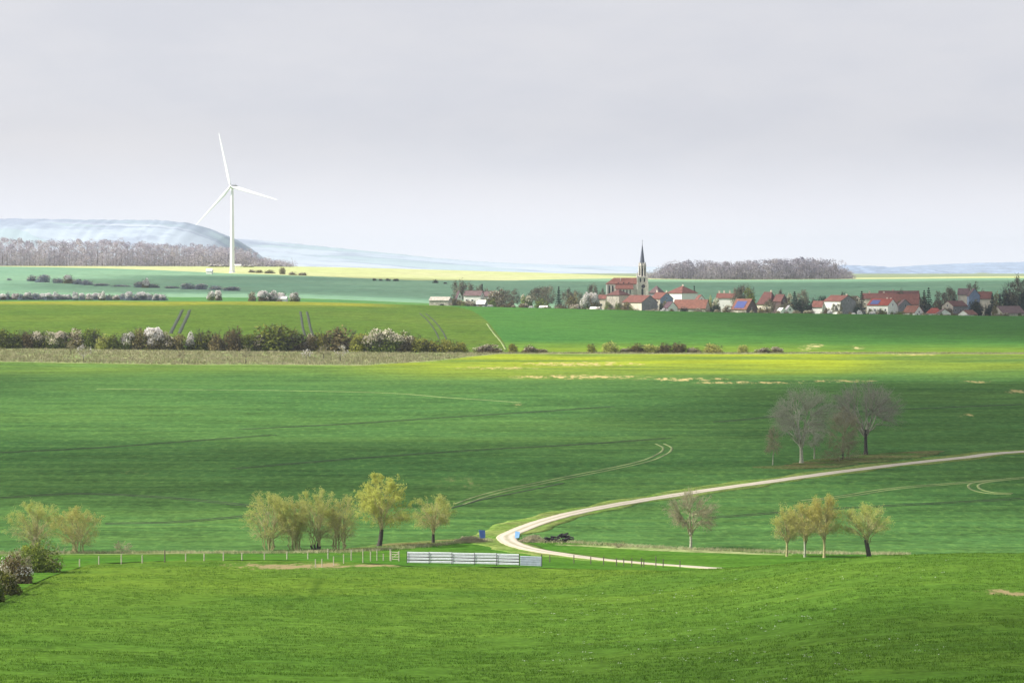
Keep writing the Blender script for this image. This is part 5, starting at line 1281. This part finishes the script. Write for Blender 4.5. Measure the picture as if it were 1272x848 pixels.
for a in [('bare', 570, 2235, 349.5, 16, 'tall bare tree at the left end of the village'), ('bare', 582, 2245, 353, 16, 'bare tree behind the faded purple roofed house'), ('bare', 595, 2250, 355, 12, 'smaller bare tree behind the faded purple roofed house'), ('conifer', 599, 2240, 352.5, 4, 'small pointed conifer above the purple roofs at the left end'),
          ('pale', 619, 2215, 356, 28, 'big pale blossom tree in the left part of the village'), ('green', 611, 2165, 369, 16, 'dark green garden shrub below the purple roofed houses'), ('pale', 585, 2160, 371, 22, 'brown garden shrub at the left end of the village'), ('brown', 573, 2155, 372, 14, 'small brown shrub beside the low stone barn'),
          ('bare', 637, 2235, 360, 18, 'dark bare tree right of the big pale blossom tree'), ('brown', 634, 2175, 370, 16, 'brown shrub right of the big pale blossom tree'), ('pink', 654, 2175, 363.5, 17, 'pinkish blossoming tree left of the dark garden trees'), ('bare', 668, 2205, 357, 22, 'broad dark bare tree left of the thin conifer'), ('bare', 680, 2215, 355.5, 20, 'dense bare tree directly left of the thin conifer'), ('green', 674, 2160, 369.5, 24, 'dark green shrub mass over the left polytunnel'),
          ('conifer', 694, 2190, 355.5, 9, 'thin blue green conifer left of the church'), ('bare', 703, 2200, 360, 16, 'bare tree right of the thin conifer'), ('brown', 712, 2190, 365, 18, 'brown shrub midway between thin conifer and white blossom tree'), ('bare', 716, 2230, 361, 12, 'small far bare tree left of the white blossom tree'), ('white', 728, 2180, 363, 15, 'white blossoming tree, left of the two beside the church'), ('snow', 738, 2185, 360, 17, 'largest white blossoming tree beside the church'), ('bare', 736, 2245, 353, 12, 'dark bare tree behind the largest white blossom tree'), ('bare', 747, 2255, 359.5, 9, 'small dark tree against the left end of the nave'),
          ('brown', 697, 2150, 376, 22, 'low brown garden hedge under the thin conifer'), ('pale', 715, 2150, 377, 20, 'low pale garden hedge left of the white blossom trees'), ('pale', 650, 2145, 376, 18, 'low pale garden hedge under the pinkish tree'), ('brown', 625, 2145, 377, 22, 'low brown garden hedge under the big pale blossom tree'),
          ('green', 768, 2165, 375, 12, 'grey green shrub below the stone house with hipped roof'), ('brown', 778, 2160, 374, 16, 'brown garden shrub left of the tan walled barn'), ('green', 784, 2150, 379, 12, 'low green shrub left of the tan walled barn'), ('pale', 758, 2150, 381, 12, 'pale low garden shrub under the church nave'), ('dark', 822, 2162, 374, 9, 'dark upright yew in front of the blue grey gable'), ('pale', 812, 2150, 383, 18, 'low pale scrub at the field edge below the dark grey barn gable'),
          ('dark', 849, 2160, 380, 12, 'dark bush in front of the wide plain red roof'), ('pale', 868, 2150, 382, 14, 'low pale scrub below the wide plain red roof'), ('conifer', 862.5, 2280, 354.5, 5, 'small dark conifer right of the broad hipped roof'), ('olive', 882, 2205, 366, 9, 'olive tree right of the small white gable'), ('pink', 889, 2185, 370, 15, 'pale blossoming tree left of the orange barn'), ('dark', 888, 2160, 377, 18, 'dark evergreen bush left of the orange barn'), ('pale', 903, 2155, 378, 16, 'pale scrub in front of the orange barn'),
          ('bare', 916, 2265, 358, 16, 'brown bare tree behind the orange barn'), ('green', 931, 2255, 355, 22, 'big dark green tree behind the orange barn'), ('bare', 924, 2262, 354.5, 18, 'bare tree left of the big dark green tree'), ('bare', 967, 2235, 362, 14, 'bare tree behind the reddish brown house'), ('bare', 955, 2175, 372, 16, 'bare tree in front of the big brown red roof'), ('brown', 948, 2155, 381, 22, 'low brown scrub below the big brown red roof'),
          ('pale', 980, 2250, 363, 14, 'greyish tree above the pale grey bungalow'), ('conifer', 987, 2215, 361.5, 13, 'dark conifer left in the dark village trees'), ('bare', 997, 2220, 361, 18, 'tall brown tree between two dark conifers'), ('dark', 993, 2190, 370, 20, 'blackish bush under the dark village trees'), ('dark', 1012, 2235, 366.5, 20, 'dark evergreen above the low annex'), ('dark', 1023, 2240, 366, 14, 'dark evergreen touching the white house roof'), ('dark', 1003, 2180, 374, 16, 'blackish bush left of the low annex'), ('pale', 1005, 2150, 383, 18, 'pale garden scrub left of the low annex'),
          ('bare', 1036, 2160, 377, 7, 'small bare tree in front of the white wall left of its middle'), ('bare', 1042, 2160, 377, 8, 'small bare tree at the corner of the white house'), ('dark', 1048, 2300, 362, 13, 'far dark tree above the roof of the white house'), ('conifer', 1070.5, 2165, 361, 13, 'dark pointed fir between the two white houses'), ('dark', 1066, 2155, 377, 16, 'black bush at the foot of the pointed fir'), ('green', 1082, 2155, 381, 12, 'green bush left of the white wall with solar roof'), ('green', 1094, 2155, 382, 14, 'round green bush in front of the white wall with solar roof'), ('green', 1117, 2155, 385, 18, 'low green hedge between the white house and the orange bungalow'),
          ('conifer', 1153.5, 2190, 356.5, 14, 'taller of the two big blackish conifers'), ('conifer', 1148, 2188, 360, 14, 'shorter left one of the two big blackish conifers'), ('dark', 1151, 2185, 374, 20, 'blackish bush under the two big conifers'), ('bare', 1169, 2240, 363, 18, 'bare tree right of the two big conifers'), ('bare', 1180, 2265, 357, 16, 'tall purplish bare tree above the rubble gable'), ('brown', 1165, 2215, 371, 16, 'brown shrub right of the two big conifers'), ('dark', 1186, 2230, 366.5, 10, 'small dark evergreen above the rubble gable'),
          ('dark', 1212, 2185, 372.5, 19, 'large round black bush below the tall blue grey gable'), ('conifer', 1232.5, 2220, 364, 9, 'dark fir right of the bright red roof'), ('dark', 1229, 2190, 375, 16, 'blackish bush right of the large round black bush'), ('olive', 1229, 2200, 378, 6, 'small olive tree under the dark fir'), ('bare', 1209, 2290, 352, 14, 'thin far bare tree behind the blue grey gable'),
          ('conifer', 1242, 2235, 364, 8, 'dark fir at the left foot of the big dark tree'), ('dark', 1255, 2235, 352, 26, 'big blue black tree mass at the right edge'), ('bare', 1266, 2230, 346.5, 22, 'tall dark bare tree at the right edge of the photo'), ('dark', 1272, 2215, 358, 20, 'dark evergreen cut by the right edge of the photo'), ('lime', 1250, 2270, 352.5, 11, 'mustard yellow tree top behind the big blue black tree'), ('brown', 1236, 2170, 376, 10, 'brown shrub at the left gable of the faded barn')]:
    vtree(*a)

grng = rs(99)
for i, (lab, D, xl, xr, eave, ridge, c) in enumerate(GARD):
    if D > 2400 or len(lab.split()) > 15: continue
    kd = ['brown', 'green', 'pale', 'dark', 'brown', 'bluish', 'green'][i % 7]
    for rep_ in range(2):
        px_ = grng.uniform(xl - 2, xr + 3); D2 = D - 14 - 10 * grng.rand()
        tp = eave + grng.uniform(-1.0, 6.0); base = float(proj(onx(px_, D2), D2, g1(onx(px_, D2), D2))[1])
        if base - tp < 3: tp = base - 4
        L = '%s %s before the %s' % (KN[kd].split()[0], ('shrub', 'garden bush')[rep_], lab)
        if len(L.split()) <= 16: vtree(kd, px_, D2, tp, grng.uniform(7, 13), L)
        kd = ['pale', 'brown', 'green', 'bluish'][(i + rep_) % 4]
        px_ = grng.uniform(xl - 4, xr + 4); D2 = D + 24 + 12 * grng.rand()
        L = '%s tree behind the %s' % (('bare', 'brown')[rep_], lab)
        if len(L.split()) <= 16 and 'polytunnel' not in L: vtree(('bare', 'brown')[rep_], px_, D2, ridge - grng.uniform(-3, 3.5), grng.uniform(11, 19), L)

erng = rs(123)
EDGE = {'pale': 'small pale scrub bush at the field edge below the village houses', 'brown': 'small brown scrub bush at the field edge below the village houses', 'green': 'small dark green bush at the field edge below the village houses', 'frost': 'small white flecked bush at the field edge below the village houses'}
px_ = 560.0; i = 0
while px_ < 1285:
    kd = ['pale', 'brown', 'green', 'frost', 'pale', 'brown'][int(erng.rand() * 6)]
    D2 = 2128 + 12 * erng.rand(); loc = placeD(px_, D2); q = D2 / F; base = float(proj(loc[0], loc[1], loc[2])[1])
    o = shrub(kd, 100 + i % 7, (loc[0], loc[1], loc[2] - .2), erng.uniform(5, 12) * q, max(1.6, erng.uniform(3.5, 8.0) * q), EDGE[kd], 'scrub along the village field edge')
    px_ += erng.uniform(5, 19); i += 1

# ------------------------------------------------------------------ fences, gate, logs, panels
def fence_post(m, x, y, z, h, r): m.tube((x, y, z - .3), (x, y, z + h), r, r * .92, 7)
def wire_fence(label, pts, heights, mats, wires=(.45, .85, 1.1), r=.07):
    P = [place(x, y, 440, 560) for x, y in pts]
    t = thing('wire_fence', label, 'fence', P[0])
    o = Vector(P[0])
    for (p, h, mt) in zip(P, heights, mats):
        m = MB(); q = Vector(p) - o; fence_post(m, q.x, q.y, q.z, h, r); m.build('post', M[mt], t)
    m = MB()
    for a, b in zip(P[:-1], P[1:]):
        a, b = Vector(a) - o, Vector(b) - o
        for w in wires: m.tube(a + Vector((0, 0, w)), b + Vector((0, 0, w)), .008, .008, 3)
    m.build('wire', M['dark_steel'], t)
pp = [(74, 708), (98, 703), (122, 700.5), (150, 699), (176, 698), (204, 697.5), (230, 696.5), (253, 696), (277, 695.5), (300, 695), (328, 694.5), (356, 694.3), (382, 694), (407, 694)]
wire_fence('long wire fence with pale posts along the top of the left pasture', pp, [1.1, 1.0, 1.15, 1.2, 1.0, 1.7, 1.1, 1.0, 1.15, 1.0, 1.0, 1.1, 1.0, 1.5], ['post_wood', 'post_wood', 'post_wood', 'post_wood', 'post_wood', 'post_dark', 'post_wood', 'post_wood', 'post_wood', 'post_wood', 'post_wood', 'post_wood', 'post_wood', 'post_wood'], r=.085)
wire_fence('short pen fence with white posts beside the bare earth patch, nearer row', [(391.5, 704), (399.5, 703.5), (414, 701.5), (426.5, 699.5), (450.5, 698.5), (460, 696.5), (468, 696), (476, 696)], [1.1, 1.1, 1.2, 1.3, 1.9, 1.2, 1.6, 1.0], ['post_wood'] * 8, (.5, 1.0))
wire_fence('pen fence of white posts behind the bare earth patch, farther row', [(407, 694), (436, 695.5), (460, 695), (484.5, 696)], [1.2, 1.5, 1.2, 1.7], ['post_wood'] * 4, (.5, 1.0), r=.08)
wire_fence('roadside wire fence of small dark posts in front of the chalk track', [(683, 698), (713, 699), (734, 700), (750, 701), (766, 702), (775, 702.5), (785, 703), (797, 703.5), (800, 703.5), (815, 704), (824, 704), (845, 705)], [1.1, 1.2, 1.1, 1.2, 1.1, 1.1, 1.2, 1.3, 1.1, 1.6, 1.2, 1.1], ['post_dark'] * 12, r=.075)
def gate():
    a, b = Vector(place(485.5, 696.3, 440, 560)), Vector(place(495.5, 696.5, 440, 560))
    t = thing('wooden_gate', 'small pale wooden field gate between the pen posts and the silver fence', 'gate', a)
    d = b - a; m = MB()
    for z in (.25, .6, .95, 1.25): m.tube((0, 0, z), (d.x, d.y, d.z + z), .045, .045, 5)
    m.tube((0, 0, .25), (d.x, d.y, d.z + 1.25), .035, .035, 5); m.build('bars', M['post_wood'], t)
    for q in (Vector((0, 0, 0)), d):
        m = MB(); fence_post(m, q.x, q.y, q.z, 1.45, .08); m.build('gatepost', M['post_wood'], t)
gate()
def barrier():
    A = Vector(place(505.5, 699.5, 440, 560)); Bv = Vector((onx(673, A.y - 3), A.y - 3, 0)); Bv.z = g1(Bv.x, Bv.y)
    t = thing('metal_barrier', 'long silver metal stock barrier of broad rails and dark posts', 'barrier', A)
    xs_ = [505.5, 533, 561.5, 589.5, 617, 645, 673]
    pts = []
    for p in xs_:
        f = (p - 505.5) / (673 - 505.5); x = A.x + (Bv.x - A.x) * f; y = A.y + (Bv.y - A.y) * f
        pts.append(Vector((x, y, g1(x, y))) - A)
    def wave(m, a, b, z, h):
        P = []
        prof = [(-.5, 0), (-.36, -.06), (-.2, -.06), (-.07, .02), (.07, .02), (.2, -.06), (.36, -.06), (.5, 0)]
        for q in (a, b):
            for (u, w) in prof: P.append((q.x, q.y + w - .05, q.z + z + u * h))
            for (u, w) in reversed(prof): P.append((q.x, q.y + w - .02, q.z + z + u * h))
        k = 16
        m.add(P, [(j, (j + 1) % k, k + (j + 1) % k, k + j) for j in range(k)])
    for i in range(5):
        for z, h in ((.28, .30), (.73, .30), (1.16, .30), (1.52, .27)):
            m = MB(); wave(m, pts[i] + Vector((.03, 0, 0)), pts[i + 1] - Vector((.03, 0, 0)), z + (.03 if i % 2 else 0), h); m.build('rail', M['galv'], t)
    for i in range(5):
        for z in (.5, .94, 1.34):
            m = MB(); a, b = pts[i], pts[i + 1]; m.tube(a + Vector((0, .06, z)), b + Vector((0, .06, z)), .07, .07, 5); m.build('gap_shade_bar', M['dark_steel'], t)  # dark bar added to draw the shade in the gaps between rails
    m = MB()
    for k, z in enumerate((.25, .58, .91, 1.24)): wave(m, pts[5] + Vector((.15, -.1, 0)), pts[6] - Vector((.05, .1, 0)), z, .34)
    o = m.build('sheet', M['sheet'], t); o['label'] = 'closed ribbed sheet panel'
    for q in pts:
        m = MB(); m.box((q.x, q.y + .08, q.z + .72), (.12, .12, 2.0)); m.box((q.x, q.y - .16, q.z + .75), (.07, .05, 1.75)); m.build('post', M['dark_steel'], t)
barrier()
def blue_panel(px, y, w, h, mat, tilt, lab):
    loc = place(px, y, 540, 640); t = thing('blue_panel', lab, 'panel', loc, R(tilt))
    m = MB()
    z0 = .25; P = [(-w / 2, 0, z0), (w / 2, 0, z0 + .1), (w / 2 + .05, .25, z0 + h - .1), (-w / 2 - .05, .25, z0 + h)]
    m.add(P + [(x, y_ + .05, z) for x, y_, z in P], [(0, 1, 2, 3), (7, 6, 5, 4), (0, 4, 5, 1), (1, 5, 6, 2), (2, 6, 7, 3), (3, 7, 4, 0)]); m.build('sheet', M[mat], t)
    for x in (-w * .35, w * .35):
        m = MB(); m.tube((x, .2, -.3), (x, .32, h * .9), .05, .05, 6); m.build('post', M['post_dark'], t)
blue_panel(599.5, 670.5, 1.0, 1.45, 'blue', 25, 'deep blue leaning sheet panel on the outside of the road bend')
blue_panel(642, 670, .8, 1.15, 'pale_blue', -30, 'pale blue leaning sheet panel inside the road bend')

lx, ly, lz = place(693, 673, 540, 640)
lrng = rs(5)
for i in range(30):
    lev = [0, 0, 0, 0, 1, 1, 1, 2, 2, 3][i % 10]
    x = lx + lrng.uniform(-2.1, 2.1) * (1 - .2 * lev) + .35 * lev; y = ly + lrng.uniform(-.6, 1.0); z = g1(x, y) + .17 + lev * .33
    an = lrng.uniform(-1.1, 1.1); L = lrng.uniform(.8, 1.9); ti = lrng.uniform(-.4, .4) * (1 if lev else .25)
    t = thing('log', 'charred black log with a pale cut end in the jumbled heap beside the track', 'log', (x, y, z), an, 'dark logs heaped beside the track')
    r = lrng.uniform(.11, .2); m = MB(); c, s_ = math.cos(ti), math.sin(ti)
    m.tube((-L / 2 * c, 0, -L / 2 * s_), (0, .06, .03), r, r * 1.05, 9); m.tube((0, .06, .03), (L / 2 * c, 0, L / 2 * s_), r * 1.05, r * .85, 9); m.build('log_body', M['log'], t)
    m = MB(); m.tube((L / 2 * c, 0, L / 2 * s_), ((L / 2 + .012) * c, 0, (L / 2 + .012) * s_), r * .8, r * .8, 9); m.build('cut_end', M['log_end'], t)
def brush(px, y, w, d, h, seed, lab, n=900, mat='twig_brown'):
    loc = place(px, y, 530, 640); rng = rs(seed)
    a = rng.uniform(0, 6.28, n); rr = np.sqrt(rng.rand(n))
    P = np.c_[np.cos(a) * rr * w / 2, np.sin(a) * rr * d / 2, np.zeros(n)]
    P[:, 2] = h * np.clip(1 - rr ** 1.6, 0, 1) * rng.rand(n) * (.6 + .4 * vnoise(P[:, 0] * 1.5, P[:, 1] * 1.5, seed)) + gz(P[:, 0] + loc[0], P[:, 1] + loc[1]) - loc[2]
    dd = rng.normal(size=(n, 3)) * [1, 1, .45]; dd /= np.linalg.norm(dd, axis=1)[:, None]
    L = rng.uniform(.3, .9, n)[:, None]
    v, f = tubes_np(P - dd * L / 2, P + dd * L / 2, np.full(n, .028), np.full(n, .012), 3)
    return tag(link('brush_heap', mesh_np('brush_heap', v + np.array(loc), f, M[mat])), lab, 'brush heap')
brush(662, 672, 4.6, 5, 1.5, 3, 'heap of brown cut branches left of the black logs', 1500)
brush(584, 672, 5.5, 6, 1.2, 4, 'pale heap of dry brush left of the deep blue panel', 1500)

# ------------------------------------------------------------------ sun, clouds, sky, air
EL, AZ = R(41), R(-98)
SUN = Vector((math.sin(AZ) * math.cos(EL), math.cos(AZ) * math.cos(EL), math.sin(EL)))
sl = bpy.data.lights.new('sun', 'SUN'); sl.energy = 4.2; sl.angle = R(.6); sl.color = (1.0, .95, .87)
so = bpy.data.objects.new('sun', sl); COL.objects.link(so)
so.rotation_euler = SUN.to_track_quat('Z', 'Y').to_euler()

def cloud_mat():
    m, nt, out = new_mat('cloud_vapour'); g = NT(nt)
    a = g.attr('dens')
    nz = g.noise(.006, detail=5, rough=.6)
    al = g.math('MULTIPLY', g.mapr(g.math('MULTIPLY', a, g.mapr(nz, .3, .7, .8, 1.2)), 0.0, 1.0, 0, 1), CLOUD_A)
    d = g.n('ShaderNodeBsdfTranslucent'); d.inputs[0].default_value = (.75, .76, .8, 1)
    d2 = g.n('ShaderNodeBsdfDiffuse'); d2.inputs[0].default_value = (.8, .8, .82, 1)
    mx0 = g.n('ShaderNodeMixShader'); g.l(d.outputs[0], mx0.inputs[1]); g.l(d2.outputs[0], mx0.inputs[2])
    tp = g.n('ShaderNodeBsdfTransparent'); mx = g.n('ShaderNodeMixShader')
    g.l(al, mx.inputs[0]); g.l(tp.outputs[0], mx.inputs[1]); g.l(mx0.outputs[0], mx.inputs[2]); g.l(mx.outputs[0], out.inputs[0])
    return m
CLOUD_A = .58
M['cloud'] = cloud_mat()
CLOUD_Z = 950.0
def cloud(label, x0, x1, y0, y1, seed, th=50.0, soft=90.0, thick=1.0):
    """a flat cloud whose shadow falls on x0..x1, y0..y1 of the land"""
    cx, cy = (x0 + x1) / 2, (y0 + y1) / 2; dz = CLOUD_Z - 10
    ox, oy = cx + SUN.x / SUN.z * dz, cy + SUN.y / SUN.z * dz
    nu = 120; V = []; Dn = []
    u = np.linspace(0, 2 * math.pi, nu, endpoint=False)
    hx, hy = (x1 - x0) / 2, (y1 - y0) / 2
    e = .3
    ux = np.sign(np.cos(u)) * np.abs(np.cos(u)) ** e; uy = np.sign(np.sin(u)) * np.abs(np.sin(u)) ** e
    k = 1 + .12 * (fbm(np.cos(u) * 3 + 9, np.sin(u) * 3 + 9, seed, 4) - .5) * 2
    rho = np.r_[np.linspace(.01, 1, 30), np.linspace(1, .01, 30)[1:]]
    for j, r in enumerate(rho):
        X = ox + ux * r * k * hx; Y = oy + uy * r * k * hy
        up = 1.0 if j < 30 else -.35
        Z = CLOUD_Z + up * th * math.sqrt(max(0, 1 - r ** 2)) * (.5 + fbm(X / 120, Y / 120, seed, 3))
        V.append(np.stack([X, Y, Z], 1))
        Dn.append(smooth(0, soft, hx * (1 - np.abs(ux * r))) * smooth(0, soft, hy * (1 - np.abs(uy * r))))
    V = np.vstack(V); Dn = np.concatenate(Dn) * thick; nv = len(rho)
    i = np.arange(nv - 1)[:, None] * nu + np.arange(nu)[None, :]; i2 = np.arange(nv - 1)[:, None] * nu + (np.arange(nu)[None, :] + 1) % nu
    Fq = np.stack([i, i2, i2 + nu, i + nu], -1).reshape(-1, 4)
    return tag(link('cloud', mesh_np('cloud', V, Fq, M['cloud'], smoothf=True, attrs={'dens': Dn})), label, 'cloud', kind='structure')
cloud('grey cloud above the foot of the valley wheat field', -900, 55, 570, 830, 3, soft=95, thick=.62)
cloud('small grey cloud above the upper left of the wheat field', -900, -95, 880, 1130, 12, soft=90, thick=.6)
cloud('grey cloud above the right half of the valley wheat field', 5, 800, 545, 1075, 4, soft=100, thick=1.0)
cloud('grey cloud above the green field in front of the village', 0, 900, 1330, 2100, 5, soft=200)
cloud('thin grey cloud above the right end of the village', 190, 900, 2020, 2440, 8, soft=80)
cloud('large grey cloud above the bluish fields beyond the village', -420, 1300, 2420, 3420, 6, soft=150, thick=.7)
cloud('small cloud over the right part of the pasture', -25, 400, 170, 350, 9, soft=80, thick=.75)


world = bpy.data.worlds.new('World'); SC.world = world; world.use_nodes = True
nt = world.node_tree
for n in list(nt.nodes): nt.nodes.remove(n)
g = NT(nt)
sky = g.n('ShaderNodeTexSky', sky_type='NISHITA'); sky.sun_disc = False
sky.sun_elevation = EL; sky.sun_rotation = AZ % (2 * math.pi); sky.air_density = 1.0; sky.dust_density = 2.0
tc = g.n('ShaderNodeTexCoord'); sep = g.n('ShaderNodeSeparateXYZ'); g.l(tc.outputs['Generated'], sep.inputs[0])
zc = g.math('MAXIMUM', sep.outputs[2], 0.0)
mp = g.n('ShaderNodeMapping'); g.l(tc.outputs['Generated'], mp.inputs[0]); mp.inputs['Scale'].default_value = (10, 10, 34)
nz = g.n('ShaderNodeTexNoise'); nz.inputs['Scale'].default_value = 1.6; nz.inputs['Detail'].default_value = 6; nz.inputs['Roughness'].default_value = .6; g.l(mp.outputs[0], nz.inputs['Vector'])
mp2 = g.n('ShaderNodeMapping'); g.l(tc.outputs['Generated'], mp2.inputs[0]); mp2.inputs['Scale'].default_value = (3, 3, 16); mp2.inputs['Location'].default_value = (3, 1, 7)
nz2 = g.n('ShaderNodeTexNoise'); nz2.inputs['Scale'].default_value = 1.2; nz2.inputs['Detail'].default_value = 4; g.l(mp2.outputs[0], nz2.inputs['Vector'])
grey = g.mix(g.mapr(nz.outputs['Fac'], .3, .7), (3.58, 3.64, 3.95), (3.84, 3.86, 4.1))
grey = g.mix(g.mapr(nz2.outputs['Fac'], .5, .75), grey, (4.1, 4.03, 4.16))
low = g.mapr(zc, -.005, .042, 1.0, 0.0)
grey = g.mix(low, grey, (5.5, 5.5, 5.85))
cover = g.mapr(zc, .15, .9, 1.0, .6)
col = g.mix(cover, sky.outputs[0], grey)
bg = g.n('ShaderNodeBackground'); g.l(col, bg.inputs[0]); bg.inputs[1].default_value = .1
wo = g.n('ShaderNodeOutputWorld'); g.l(bg.outputs[0], wo.inputs[0])

HAZE = 4.0e-5
m = MB()
ZT = 190.0
m.box((0, 8300, (ZT - 60) / 2), (16000, 17400, ZT + 60))
hz = m.build('haze', M['white_paint']); hz.data.materials.clear()
hm, hnt, hout = new_mat('haze_air'); hg = NT(hnt)
pv = hg.n('ShaderNodeVolumePrincipled'); pv.inputs['Color'].default_value = (.80, .91, 1.0, 1); pv.inputs['Density'].default_value = HAZE; pv.inputs['Anisotropy'].default_value = .1
hg.l(pv.outputs[0], hout.inputs['Volume'])
hz.data.materials.append(hm); tag(hz, 'pale blue air haze over the whole land', 'haze', kind='stuff')

# ------------------------------------------------------------------ render settings
SC.render.engine = 'CYCLES'
SC.cycles.use_denoising = True; SC.cycles.use_adaptive_sampling = False
SC.cycles.max_bounces = 6; SC.cycles.diffuse_bounces = 3; SC.cycles.transparent_max_bounces = 24; SC.cycles.volume_bounces = 0
SC.view_settings.view_transform = 'Standard'; SC.view_settings.look = 'None'
SC.view_settings.exposure = .95; SC.view_settings.gamma = 1.0; SC.view_settings.use_curve_mapping = False
